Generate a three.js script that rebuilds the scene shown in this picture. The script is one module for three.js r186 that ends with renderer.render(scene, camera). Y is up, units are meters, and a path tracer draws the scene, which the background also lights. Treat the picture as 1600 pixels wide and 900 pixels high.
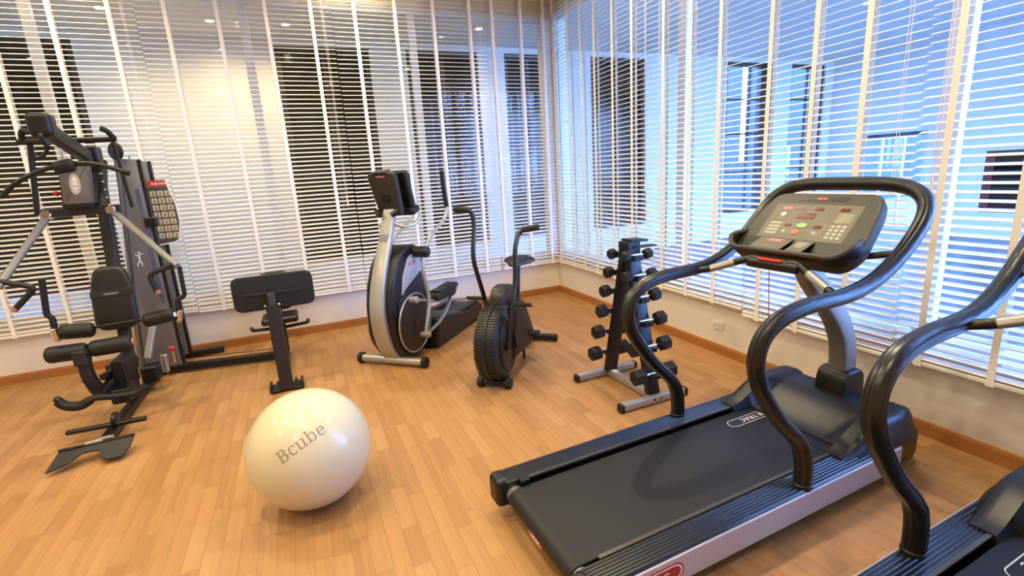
import * as THREE from 'three';
import { RoundedBoxGeometry } from 'three/addons/geometries/RoundedBoxGeometry.js';
import { mergeGeometries, mergeVertices, toCreasedNormals } from 'three/addons/utils/BufferGeometryUtils.js';
import { FontLoader } from 'three/addons/loaders/FontLoader.js';

// ---------- camera, sky, exposure ----------
const scene = new THREE.Scene();
const EYE = new THREE.Vector3(-3.318, 1.72, 6.103), FOCAL = 767.69;      // metres; focal length in pixels of a 1600 x 900 frame
const camera = new THREE.PerspectiveCamera(2 * Math.atan(450 / FOCAL) * 180 / Math.PI, 16 / 9, 0.05, 100);
const [yaw, pitch, roll] = [22.718, 13.274, -3.597].map((d) => d * Math.PI / 180);
const camFwd = new THREE.Vector3(Math.sin(yaw) * Math.cos(pitch), -Math.sin(pitch), -Math.cos(yaw) * Math.cos(pitch));
const lvl = new THREE.Vector3(Math.cos(yaw), 0, Math.sin(yaw)), lup = new THREE.Vector3().crossVectors(lvl, camFwd);
const camRight = lvl.clone().multiplyScalar(Math.cos(roll)).addScaledVector(lup, Math.sin(roll));
const camUp = lup.clone().multiplyScalar(Math.cos(roll)).addScaledVector(lvl, -Math.sin(roll));
camera.position.copy(EYE);
camera.quaternion.setFromRotationMatrix(new THREE.Matrix4().makeBasis(camRight, camUp, camFwd.clone().negate()));
scene.add(camera);

const SKY = 26, LAMP = 11.5, VERANDA = 6.5;
scene.background = new THREE.Color().setRGB(0.18 * SKY, 0.39 * SKY, 1.0 * SKY);   // dusk-blue daylight, seen only through openings
const renderer = new THREE.WebGLRenderer({ antialias: true });
renderer.toneMapping = THREE.LinearToneMapping;
renderer.toneMappingExposure = 1.0;
renderer.shadowMap.enabled = true;

// ---------- helpers ----------
const V = (x, y, z) => new THREE.Vector3(x, y, z);
let seed = 20240611;
const rnd = () => { seed = (seed * 1664525 + 1013904223) >>> 0; return seed / 4294967296; };
const rr = (a, b) => a + (b - a) * rnd();
const taken = new Map();
function numbered(n) { const k = taken.get(n) ?? 0; taken.set(n, k + 1); return k ? n + '_' + String(k).padStart(3, '0') : n; }
function M(name, geo, mat, parent) {
  const m = new THREE.Mesh(geo, mat); m.name = name; m.castShadow = m.receiveShadow = true; parent.add(m); return m;
}
function thing(name, label, category, [x, y, z] = [0, 0, 0], turn = 0, group) {
  const o = new THREE.Group(); o.name = numbered(name); o.position.set(x, y, z); o.rotation.y = turn;
  o.userData = { label, category }; if (group) o.userData.group = group; scene.add(o); return o;
}
function struct(name, label, category) {
  const o = new THREE.Group(); o.name = name; o.userData = { kind: 'structure', label, category }; scene.add(o); return o;
}
function dup(root, pos, turn, label) {
  const r = root.clone(); r.name = numbered(root.name.replace(/_\d{3}$/, '')); r.position.set(...pos); r.rotation.y = turn;
  r.userData = { ...root.userData, ...(label ? { label } : {}) }; scene.add(r); return r;
}
// a pixel of the photograph gives a direction; the plane the thing stands on or in gives its distance
function pixel(px, py, axis, value) {
  const d = camFwd.clone().addScaledVector(camRight, (px - 800) / FOCAL).addScaledVector(camUp, -(py - 450) / FOCAL);
  return EYE.clone().addScaledVector(d, (value - EYE[axis]) / d[axis]);
}
const clean = (g) => { const n = g.index ? g.toNonIndexed() : g; for (const k of Object.keys(n.attributes)) if (!['position', 'normal', 'uv'].includes(k)) n.deleteAttribute(k); n.clearGroups(); return n; };
const join = (...gs) => mergeGeometries(gs.flat().map(clean));
const at = (g, x, y, z) => g.translate(x, y, z);
const bx = (w, h, d, x = 0, y = 0, z = 0) => new THREE.BoxGeometry(w, h, d).translate(x, y, z);
const rb = (w, h, d, x = 0, y = 0, z = 0, r = 0.006, s = 2) => new RoundedBoxGeometry(w, h, d, s, Math.min(r, w / 2.01, h / 2.01, d / 2.01)).translate(x, y, z);
const span = (x0, x1, y0, y1, z0, z1) => bx(x1 - x0, y1 - y0, z1 - z0, (x0 + x1) / 2, (y0 + y1) / 2, (z0 + z1) / 2);
const arr = (p) => Array.isArray(p) ? V(...p) : p;
function orient(g, a, b) {           // a geometry built along +y from the origin, turned to run from a to b
  const d = b.clone().sub(a);
  return g.applyQuaternion(new THREE.Quaternion().setFromUnitVectors(V(0, 1, 0), d.clone().normalize())).translate(a.x, a.y, a.z);
}
function rod(a, b, r, r2 = r, seg = 20) {
  a = arr(a); b = arr(b); const L = a.distanceTo(b), e = Math.min(r, r2, L / 2) * 0.2;
  const g = new THREE.LatheGeometry([V(0, 0, 0), V(r - e, 0, 0), V(r, e, 0), V(r2, L - e, 0), V(r2 - e, L, 0), V(0, L, 0)].map((p) => new THREE.Vector2(p.x, p.y)), seg);
  return orient(toCreasedNormals(g, 0.7), a, b);
}
function roller(a, b, r, seg = 24) {  // foam roller with rounded ends
  a = arr(a); b = arr(b); const L = a.distanceTo(b), e = Math.min(r * 0.55, L / 3), pts = [new THREE.Vector2(0.001, 0)];
  for (let k = 0; k <= 5; k++) { const t = k / 5 * Math.PI / 2; pts.push(new THREE.Vector2(r - e + e * Math.sin(t), e - e * Math.cos(t))); }
  for (let k = 0; k <= 5; k++) { const t = k / 5 * Math.PI / 2; pts.push(new THREE.Vector2(r - e + e * Math.cos(t), L - e + e * Math.sin(t))); }
  pts.push(new THREE.Vector2(0.001, L));
  return orient(new THREE.LatheGeometry(pts, seg), a, b);
}
const circ = (r, n = 16) => Array.from({ length: n }, (_, k) => [r * Math.cos(k / n * 2 * Math.PI), r * Math.sin(k / n * 2 * Math.PI)]);
function boxProfile(w, h, r = Math.min(w, h) * 0.2, n = 3) {
  const out = [];
  for (let q = 0; q < 4; q++) for (let k = 0; k <= n; k++) {
    const t = (q + k / n) * Math.PI / 2, cx = [1, -1, -1, 1][q] * (w / 2 - r), cy = [1, 1, -1, -1][q] * (h / 2 - r);
    out.push([cx + r * Math.cos(t), cy + r * Math.sin(t)]);
  }
  return out;
}
// sweep a closed profile along points; ref is the direction that the profile's second axis stays near
function sweep(pts, prof, { ref, scale, smooth = 0, flat = 0.6 } = {}) {
  let P = pts.map(arr);
  if (smooth) P = new THREE.CatmullRomCurve3(P, false, 'centripetal').getSpacedPoints(smooth);
  const n = P.length, m = prof.length, pos = [], uv = [], idx = [];
  let up = ref ? arr(ref).clone().normalize() : null, len = 0;
  if (!up) { const t0 = P[1].clone().sub(P[0]).normalize(); up = Math.abs(t0.y) > 0.9 ? V(1, 0, 0) : V(0, 1, 0); }
  for (let i = 0; i < n; i++) {
    const t = P[Math.min(i + 1, n - 1)].clone().sub(P[Math.max(i - 1, 0)]).normalize();
    const side = new THREE.Vector3().crossVectors(up, t).normalize(), u2 = new THREE.Vector3().crossVectors(t, side).normalize();
    if (!ref) up = u2;
    if (i) len += P[i].distanceTo(P[i - 1]);
    const s = scale ? scale(i / (n - 1)) : 1, [sx, sy] = Array.isArray(s) ? s : [s, s];
    for (let k = 0; k <= m; k++) {
      const [a, b] = prof[k % m], q = P[i].clone().addScaledVector(side, a * sx).addScaledVector(u2, b * sy);
      pos.push(q.x, q.y, q.z); uv.push(k / m, len);
    }
  }
  const w = m + 1;
  for (let i = 0; i < n - 1; i++) for (let k = 0; k < m; k++) { const a = i * w + k, b = a + w; idx.push(a, a + 1, b, a + 1, b + 1, b); }
  for (const [i, flip] of [[0, true], [n - 1, false]]) {
    const c = pos.length / 3; pos.push(P[i].x, P[i].y, P[i].z); uv.push(0.5, 0.5);
    for (let k = 0; k < m; k++) { const a = i * w + k; flip ? idx.push(c, a + 1, a) : idx.push(c, a, a + 1); }
  }
  const g = new THREE.BufferGeometry();
  g.setAttribute('position', new THREE.Float32BufferAttribute(pos, 3)); g.setAttribute('uv', new THREE.Float32BufferAttribute(uv, 2)); g.setIndex(idx);
  return toCreasedNormals(g, flat);
}
function bend(pts, rad, n = 7) {      // polyline with rounded corners
  const P = pts.map(arr), out = [P[0]];
  for (let i = 1; i < P.length - 1; i++) {
    const a = P[i - 1], b = P[i], c = P[i + 1], r = Math.min(Array.isArray(rad) ? rad[i - 1] : rad, a.distanceTo(b) * 0.48, b.distanceTo(c) * 0.48);
    const s = b.clone().lerp(a, r / a.distanceTo(b)), e = b.clone().lerp(c, r / b.distanceTo(c));
    for (let k = 0; k <= n; k++) { const t = k / n; out.push(s.clone().multiplyScalar((1 - t) ** 2).addScaledVector(b, 2 * t * (1 - t)).addScaledVector(e, t * t)); }
  }
  out.push(P[P.length - 1]); return out;
}
const pipe = (pts, r, rad = 0.06, opt) => sweep(bend(pts, rad), circ(r, 14), { flat: 0.8, ...opt });
const beam = (a, b, w, h, ref, r) => sweep([arr(a), arr(a).clone().lerp(arr(b), 0.5), arr(b)], boxProfile(w, h, r), { ref });
function outline(pts, rad = 0) {      // 2-D shape with rounded corners
  const s = new THREE.Shape(), P = bend(pts.concat(rad ? [pts[0], pts[1]] : []).map(([x, y]) => [x, y, 0]), rad || 1e-5, rad ? 6 : 1);
  const Q = rad ? P.slice(1, -1) : pts.map(([x, y]) => V(x, y, 0));
  Q.forEach((p, i) => i ? s.lineTo(p.x, p.y) : s.moveTo(p.x, p.y)); s.closePath(); return s;
}
function slab(shape, depth, bevel = 0.004, seg = 2) { // extruded, centred on z = 0
  const b = Math.min(bevel, depth / 2.5);
  const g = new THREE.ExtrudeGeometry(shape, { depth: depth - 2 * b, bevelEnabled: b > 0, bevelThickness: b, bevelSize: b, bevelOffset: -b, bevelSegments: seg, curveSegments: 16 });
  return toCreasedNormals(g.translate(0, 0, -depth / 2 + b), 0.5);
}
const rrect = (w, h, r, x = 0, y = 0) => outline([[x - w / 2, y - h / 2], [x + w / 2, y - h / 2], [x + w / 2, y + h / 2], [x - w / 2, y + h / 2]], r);
const disc = (r, d, bevel = 0.003, seg = 32) => new THREE.LatheGeometry([[0.0005, -d / 2], [r - bevel, -d / 2], [r, -d / 2 + bevel], [r, d / 2 - bevel], [r - bevel, d / 2], [0.0005, d / 2]].map(([a, b]) => new THREE.Vector2(a, b)), seg).rotateX(Math.PI / 2);

// ---------- textures (grain and print only) ----------
function noiseTex(w, h, f, repeat) {
  const d = new Uint8Array(w * h * 4);
  for (let y = 0; y < h; y++) for (let x = 0; x < w; x++) { const c = Math.max(0, Math.min(255, f(x, y))), i = (y * w + x) * 4; d[i] = d[i + 1] = d[i + 2] = c; d[i + 3] = 255; }
  const t = new THREE.DataTexture(d, w, h); t.wrapS = t.wrapT = THREE.RepeatWrapping; t.magFilter = THREE.LinearFilter; t.minFilter = THREE.LinearFilter;
  if (repeat) t.repeat.set(...repeat); t.needsUpdate = true; return t;
}
function canvasTex(w, h, draw) {
  const c = document.createElement('canvas'); c.width = w; c.height = h; const g = c.getContext('2d'); draw(g, w, h);
  const t = new THREE.CanvasTexture(c); t.colorSpace = THREE.SRGBColorSpace; return t;
}
const grainRows = Array.from({ length: 256 }, () => 0), woodTex = (() => {
  const cols = Array.from({ length: 128 }, () => rr(-1, 1)), drift = Array.from({ length: 64 }, () => rr(-1, 1));
  const sm = (a, t) => { const i = Math.floor(t), f = t - i, n = a.length; return a[((i % n) + n) % n] * (1 - f) + a[(((i + 1) % n) + n) % n] * f; };
  const t = noiseTex(256, 256, (x, y) => 228 + 9 * sm(cols, x / 6 + 1.6 * sm(drift, y / 30)) + 5 * sm(cols, x / 1.7 + 40 + 0.8 * sm(drift, y / 18 + 9)) + rr(-5, 5));
  t.colorSpace = THREE.SRGBColorSpace; return t;
})();
const plasterBump = noiseTex(128, 128, () => rr(90, 165), [6, 6]);
const fineBump = noiseTex(128, 128, () => rr(60, 195), [8, 8]);

// ---------- materials ----------
const std = (color, roughness = 0.5, metalness = 0, extra = {}) => new THREE.MeshStandardMaterial({ color, roughness, metalness, ...extra });
const phy = (color, roughness, extra) => new THREE.MeshPhysicalMaterial({ color, roughness, ...extra });
const mat = {
  paint: std('#e8e1d2', 0.8, 0, { bumpMap: plasterBump, bumpScale: 0.0006 }),
  outer: std('#dedbd2', 0.8, 0, { bumpMap: plasterBump, bumpScale: 0.0008 }),
  ceiling: std('#e6e0d6', 0.85),
  outerFloor: std('#6f6e70', 0.3),
  base: std('#b9793c', 0.4, 0, { map: woodTex }),
  frame: std('#e9ebee', 0.4),
  darkFrame: std('#2a2220', 0.45),
  redFrame: std('#6e2a22', 0.5),
  glass: new THREE.MeshPhysicalMaterial({ color: '#ffffff', roughness: 0, transmission: 1, thickness: 0, ior: 1.5 }),
  darkGlass: phy('#14100c', 0.12, { specularIntensity: 0.45 }),
  slat: std('#f4f0e6', 0.45), tape: std('#f8f4ea', 0.85), cord: std('#efe8da', 0.8),
  black: std('#0d0d0f', 0.4), blackGloss: phy('#070709', 0.36, { clearcoat: 0.4, clearcoatRoughness: 0.25 }),
  rubber: std('#0e0e0e', 0.62, 0, { bumpMap: fineBump, bumpScale: 0.0004 }), foam: std('#0e0d0c', 0.55, 0, { bumpMap: fineBump, bumpScale: 0.0003 }),
  vinyl: phy('#100f0e', 0.42, { clearcoat: 0.15, clearcoatRoughness: 0.4 }),
  rail: phy('#0c0c0f', 0.33, { clearcoat: 0.25, clearcoatRoughness: 0.35 }),
  steel: std('#2c292b', 0.42, 0.3), shroud: std('#706e6b', 0.4, 0.25), grey: std('#3f3d37', 0.5), olive: std('#4c493f', 0.45),
  silver: std('#b6b5b3', 0.32, 0.75), silverPaint: phy('#a9a7a2', 0.34, { metalness: 0.45, clearcoat: 0.4, clearcoatRoughness: 0.2 }),
  lilac: phy('#b7b7c0', 0.38, { metalness: 0.35, clearcoat: 0.3 }), neck: std('#8b8883', 0.4, 0.55),
  chrome: std('#dadada', 0.12, 1), white: std('#ece9e2', 0.5), red: std('#b3261e', 0.4), redPlastic: std('#c23a30', 0.35), belt: std('#121214', 0.55, 0, { bumpMap: fineBump, bumpScale: 0.0005 }),
  copper: std('#a9714f', 0.45, 0.3), print: std('#6d675a', 0.5), blueStrip: std('#6f7894', 0.25, 0.5),
};

// ---------- the room ----------
const HEAD = 3.62, SILL = 0.55, CEIL = 3.95, LEFT = -8.0, FRONT = 8.2, T = 0.16;
{
  const wb = struct('wall_back', 'cream wall below and above the long row of windows behind the machines', 'wall');
  M('lower_wall', span(LEFT - T, T, 0, SILL, -T, 0), mat.paint, wb);
  M('upper_wall', span(LEFT - T, T, HEAD, CEIL, -T, 0), mat.paint, wb);
  M('corner_post', span(-0.12, T, SILL, HEAD, -T, 0), mat.paint, wb);
  const wr = struct('wall_right', 'cream wall below the windows beside the treadmills', 'wall');
  M('lower_wall', span(0, T, 0, SILL, 0, FRONT + T), mat.paint, wr);
  M('upper_wall', span(0, T, HEAD, CEIL, 0, FRONT + T), mat.paint, wr);
  M('corner_post', span(0, T, SILL, HEAD, 0, 0.1), mat.paint, wr);
  M('end_pier', span(0, T, SILL, HEAD, 6.7, FRONT + T), mat.paint, wr);
  M('wall', span(LEFT - T, LEFT, 0, CEIL, 0, FRONT + T), mat.paint, struct('wall_left', 'cream wall at the far side of the gym, out of the picture', 'wall'));
  M('wall', span(LEFT, 0, 0, CEIL, FRONT, FRONT + T), mat.paint, struct('wall_front', 'cream wall behind the photographer', 'wall'));
  M('slab', span(LEFT - T, T, CEIL, CEIL + 0.15, -T, FRONT + T), mat.ceiling, struct('ceiling', 'plain pale ceiling above the gym, out of the picture', 'ceiling'));
  const bb = struct('baseboard_back', 'orange-brown wooden skirting board under the back windows', 'skirting');
  const prof = [[0, 0], [0.016, 0], [0.016, 0.072], [0.011, 0.088], [0, 0.09]];
  const board = (L) => new THREE.ExtrudeGeometry(outline(prof), { depth: L, bevelEnabled: false });
  M('board', board(-LEFT).rotateY(-Math.PI / 2).translate(0, 0, 0), mat.base, bb);
  const br = struct('baseboard_right', 'orange-brown wooden skirting board under the windows beside the treadmills', 'skirting');
  M('board', new THREE.ExtrudeGeometry(outline(prof.map(([a, b]) => [-a, b]).reverse()), { depth: FRONT - 0.016, bevelEnabled: false }).translate(0, 0, 0.016), mat.base, br);
}
// floor of short strips, running away from the back windows
{
  const floor = struct('floor', 'orange-brown wooden strip floor of the gym', 'floor');
  M('underlay', span(LEFT - T, T, -0.14, -0.008, -T, FRONT + T), std('#6b4020', 0.8), floor);
  const W = 0.083, lens = [0.27, 0.36, 0.45, 0.56];
  const tones = [[0.51, 0.262, 0.09], [0.535, 0.28, 0.1], [0.475, 0.238, 0.08], [0.56, 0.3, 0.112], [0.52, 0.27, 0.096], [0.455, 0.226, 0.075], [0.535, 0.27, 0.09]];
  const wood = new THREE.MeshPhysicalMaterial({ vertexColors: true, map: woodTex, roughness: 0.5, clearcoat: 0.12, clearcoatRoughness: 0.35 });
  const geos = tones.map((c) => lens.map((L, li) => {
    const g = bx(W - 0.0008, 0.008, L - 0.0008, 0, -0.004, 0), n = g.attributes.position.count, col = new Float32Array(n * 3);
    for (let i = 0; i < n; i++) col.set(c, i * 3);
    const uv = g.attributes.uv; for (let i = 0; i < n; i++) uv.setXY(i, uv.getX(i) * 0.3 + li * 0.23 + c[1], uv.getY(i) * L * 1.6 + li * 0.37);
    g.setAttribute('color', new THREE.BufferAttribute(col, 3)); return g;
  }));
  const all = [], q = V(0, 0, 0);
  for (let i = 0; i * W < -LEFT; i++) {
    const x = -W / 2 - i * W; let z = -rr(0, 0.5);
    while (z < FRONT) {
      const li = Math.floor(rnd() * 4), ti = Math.floor(rnd() * tones.length), a = Math.max(z, 0.001), b = Math.min(z + lens[li], FRONT); z += lens[li];
      if (b - a < 0.02) continue;
      const zc = (a + b) / 2, k = (b - a) / lens[li];        // strips at the walls are cut
      q.set(x, 0, zc).sub(EYE); const f = q.dot(camFwd), sx = f > 0.2 ? q.dot(camRight) / f * FOCAL : 1e9, sy = f > 0.2 ? q.dot(camUp) / f * FOCAL : 1e9;
      const tread = x > -2.65 && zc > 3.95 && zc < 4.83;   // hidden under the treadmill
      all.push({ x, zc, k, li, ti, size: Math.abs(sx) < 820 && Math.abs(sy) < 470 && !tread ? 1 / (f * f) : 0 });
    }
  }
  all.sort((a, b) => b.size - a.size);
  all.slice(0, 300).forEach((p) => { const m = M('plank', geos[p.ti][p.li], wood, floor); m.position.set(p.x, 0, p.zc); m.scale.z = p.k; });
  const rest = M('further_planks', mergeGeometries(all.slice(300).map((p) => geos[p.ti][p.li].clone().scale(1, 1, p.k).translate(p.x, 0, p.zc))), wood, floor);
  rest.userData.kind = 'stuff';
}
// windows
{
  const w = struct('window_1', 'row of tall white-framed windows along the back wall', 'window'), z0 = -0.12, z1 = -0.05, zc = (z0 + z1) / 2;
  const xs = [-7.06, -5.3, -3.55, -1.8];
  M('sill_rail', span(LEFT, -0.12, SILL, SILL + 0.06, z0, z1), mat.frame, w); M('head_rail', span(LEFT, -0.12, HEAD - 0.06, HEAD, z0, z1), mat.frame, w);
  for (const x of xs) M('mullion', rb(0.085, HEAD - SILL - 0.12, z1 - z0, x, (SILL + HEAD) / 2, zc), mat.frame, w);
  const e = [LEFT, ...xs, -0.12];
  for (let i = 0; i < e.length - 1; i++) M('pane', new THREE.PlaneGeometry(e[i + 1] - e[i] - 0.06, HEAD - SILL - 0.1).translate((e[i] + e[i + 1]) / 2, (SILL + HEAD) / 2, zc), mat.glass, w);
  const v = struct('window_2', 'row of tall white-framed windows along the right wall, blue daylight behind', 'window'), x0 = 0.05, x1 = 0.12, xc = (x0 + x1) / 2;
  const zs = [2.35, 4.45];
  M('sill_rail', span(x0, x1, SILL, SILL + 0.06, 0.1, 6.7), mat.frame, v); M('head_rail', span(x0, x1, HEAD - 0.06, HEAD, 0.1, 6.7), mat.frame, v);
  for (const z of zs) M('mullion', rb(x1 - x0, HEAD - SILL - 0.12, 0.1, xc, (SILL + HEAD) / 2, z), mat.frame, v);
  const f = [0.1, ...zs, 6.7];
  for (let i = 0; i < f.length - 1; i++) M('pane', new THREE.PlaneGeometry(f[i + 1] - f[i] - 0.06, HEAD - SILL - 0.1).rotateY(Math.PI / 2).translate(xc, (SILL + HEAD) / 2, (f[i] + f[i + 1]) / 2), mat.glass, v);
}
// the veranda and hall outside the windows
{
  const HC = 3.72, ZF = -2.0, XF = 8.4, open = [[-9, -5.56], [-3.3, -2.0], [-1.45, -0.28], [0.19, 1.1], [1.87, 3.1], [5.15, 6.48], [7.03, 8.13]], y0 = 0.54, y1 = 3.64;
  const wo = struct('wall_outer', 'pale plastered wall of the veranda beyond the windows, with tall openings', 'wall');
  M('lower_wall', span(-9, XF + 0.2, 0, y0, ZF - 0.2, ZF), mat.outer, wo); M('lintel', span(-9, XF + 0.2, y1, HC, ZF - 0.2, ZF), mat.outer, wo);
  let from = -9;
  for (const [a, b] of [...open, [XF + 0.2, 99]]) { if (a > from + 0.01) M('pier', span(from, a, y0, y1, ZF - 0.2, ZF), mat.outer, wo); from = b; }
  M('wall', span(-9.2, -9, 0, HC, ZF - 0.2, -T), mat.outer, struct('wall_veranda_end', 'plastered wall closing the veranda, out of the picture', 'wall'));
  M('slab', join(span(-9.2, XF + 0.2, HC, HC + 0.4, ZF - 0.2, -T), span(T, XF + 0.2, HC, HC + 0.4, -T, 6.2)), mat.ceiling, struct('ceiling_outer', 'pale veranda ceiling seen through the blinds', 'ceiling'));
  M('slab', join(span(-9.2, XF + 0.2, -0.15, -0.01, ZF - 0.2, -T), span(T, XF + 0.2, -0.15, -0.01, -T, 14)), mat.outerFloor, struct('floor_outer', 'dark grey floor of the veranda outside the windows', 'floor'));
  M('ground', span(-40, 40, -0.4, -0.2, -40, 40), std('#6f746a', 0.9), struct('ground', 'grey ground beyond the veranda', 'ground'));
  open.forEach(([a, b], i) => {
    const clear = i >= 5, w = struct('window_' + (3 + i), clear ? 'dark-framed bright window in the hall beyond the right-hand blinds' : 'tall dark-framed dark glass opening of the veranda beyond the blinds', 'window');
    const x0 = Math.max(a, -9), t = 0.07, zf = ZF - 0.1;
    M('jamb', span(x0, x0 + t, y0, y1, zf - 0.05, zf + 0.05), mat.darkFrame, w); M('jamb', span(b - t * (clear ? 4.4 : 1), b, y0, y1, zf - 0.05, zf + 0.05), mat.darkFrame, w);
    M('head', span(x0 + t, b - t, y1 - t, y1, zf - 0.05, zf + 0.05), mat.darkFrame, w); M('sill', span(x0 + t, b - t, y0, y0 + t, zf - 0.05, zf + 0.05), mat.darkFrame, w);
    if (clear) { M('glazing_bar', span((x0 + b) / 2 + 0.05, (x0 + b) / 2 + 0.09, y0, y1, zf - 0.02, zf + 0.02), mat.darkFrame, w); for (const y of [1.4, 2.2, 2.9]) M('glazing_bar', span(x0 + t, b - t, y, y + 0.03, zf - 0.02, zf + 0.02), mat.darkFrame, w); }
    else M('glazing_bar', span((x0 + b) / 2 - 0.025, (x0 + b) / 2 + 0.025, y0 + t, y1 - t, zf - 0.03, zf + 0.03), mat.darkFrame, w);
    M('pane', span(x0 + t, b - t, y0 + t, y1 - t, zf - 0.012, zf - 0.004), clear ? mat.glass : mat.darkGlass, w);
  });
  const gw = struct('wall_garden', 'dark planted garden wall outside the hall windows', 'wall'), gx = [1158, 1173, 1262, 1276].map((p) => pixel(p, 180, 'z', -6).x), dark = std('#3d4a44', 0.9, 0, { bumpMap: fineBump, bumpScale: 0.02 });
  for (const [a, b, h] of [[2.5, gx[0], 4.6], [gx[0], gx[1], 1.6], [gx[1], gx[2], 4.6], [gx[2], gx[3], 2.2], [gx[3], 30, 4.6]]) M('wall_section', span(a, b, -0.2, h, -6.2, -6), dark, gw);
  // far wall of the hall with a glazed door and a red-framed window
  const fw = struct('wall_far', 'pale wall at the end of the hall beyond the right-hand blinds', 'wall');
  const A = pixel(1345, 214, 'x', XF), B = pixel(1450, 204, 'x', XF), R0 = pixel(1541, 236, 'x', XF), dz0 = A.z, dz1 = B.z, dt = 2.02;
  const rz0 = R0.z, rz1 = rz0 + 1.5, ry0 = 0.45, ry1 = R0.y;
  M('wall', join(span(XF, XF + 0.2, 0, HC, ZF, dz0), span(XF, XF + 0.2, dt, HC, dz0, dz1), span(XF, XF + 0.2, 0, HC, dz1, rz0), span(XF, XF + 0.2, 0, ry0, rz0, rz1), span(XF, XF + 0.2, ry1, HC, rz0, rz1), span(XF, XF + 0.2, 0, HC, rz1, 6.2)), mat.outer, fw);
  const d = struct('door_1', 'bright glazed double door at the end of the hall beyond the blinds', 'door'), w = dz1 - dz0;
  M('head', span(XF + 0.02, XF + 0.14, dt - 0.07, dt, dz0, dz1), std('#3a4356', 0.5), d);
  for (const t of [0, 0.31, 0.64, 0.96]) M('stile', span(XF + 0.04, XF + 0.1, 0, dt - 0.07, dz0 + t * w, dz0 + t * w + 0.045), mat.frame, d);
  for (const y of [0, 0.85]) M('cross_rail', span(XF + 0.045, XF + 0.095, y, y + 0.1, dz0, dz1), mat.frame, d);
  M('pane', new THREE.PlaneGeometry(w, dt - 0.1).rotateY(Math.PI / 2).translate(XF + 0.07, dt / 2, (dz0 + dz1) / 2), mat.glass, d);
  const rw = struct('window_20', 'red-brown framed window at the far end of the hall', 'window');
  for (const [n, ...s] of [['head', ry1 - 0.1, ry1, rz0, rz1], ['sill', ry0, ry0 + 0.1, rz0, rz1], ['jamb', ry0 + 0.1, ry1 - 0.1, rz0, rz0 + 0.12], ['jamb', ry0 + 0.1, ry1 - 0.1, rz1 - 0.12, rz1], ['glazing_bar', ry0 + 0.1, ry1 - 0.1, (rz0 + rz1) / 2 - 0.03, (rz0 + rz1) / 2 + 0.03]]) M(n, span(XF + 0.02, XF + 0.12, ...s), mat.redFrame, rw);
  M('pane', span(XF + 0.06, XF + 0.07, ry0 + 0.1, ry1 - 0.1, rz0 + 0.12, rz1 - 0.12), mat.darkGlass, rw);
}
// recessed downlights: a glowing lens with its light just below
const lens = new THREE.MeshStandardMaterial({ color: '#fff4e0', emissive: new THREE.Color().setRGB(1, 0.86, 0.62), emissiveIntensity: 16, roughness: 0.4 });
const ringGeo = new THREE.LatheGeometry([[0.045, 0], [0.062, -0.006], [0.066, -0.002], [0.066, 0.004], [0.045, 0.012]].map(([a, b]) => new THREE.Vector2(a, b)), 28);
const lensGeo = disc(0.045, 0.006).rotateX(Math.PI / 2);
function downlight(x, y, z, power, label, group, tint = [1, 0.85, 0.58]) {
  const o = thing('ceiling_downlight', label, 'downlight', [x, y, z], 0, group);
  M('trim_ring', ringGeo, mat.white, o); M('lens', lensGeo, lens, o).position.y = -0.001;
  const s = new THREE.SpotLight(new THREE.Color().setRGB(...tint), power, 0, 1.42, 0.9, 2); s.position.set(0, -0.02, 0); s.target.position.set(0, -1, 0);
  s.castShadow = true; s.shadow.radius = 2; s.name = 'downlight_beam'; s.target.name = 'beam_target'; o.add(s, s.target); return o;
}
for (const [x, z] of [[-2.46, 0.55], [-5.1, 0.6], [-3.69, 2.0], [-0.75, 2.2], [-6.77, 2.17], [-1.97, 3.42], [-4.07, 3.5], [-5.34, 3.44], [-3.71, 4.95], [-0.8, 4.6], [-6.85, 4.48], [-5.0, 6.23], [-2.2, 6.4]])
  downlight(x, CEIL, z, LAMP, 'small round recessed downlight in the gym ceiling', 'downlights in the gym ceiling');
for (const [px, py] of [[155, 12], [338, 53], [447, 58], [748, 45]]) { const p = pixel(px, py, 'y', 3.72); downlight(p.x, 3.72, Math.max(p.z, -1.3), VERANDA, 'round glowing downlight in the veranda ceiling behind the back blinds', 'downlights in the veranda ceiling', [1, 0.82, 0.46]); }

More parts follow.
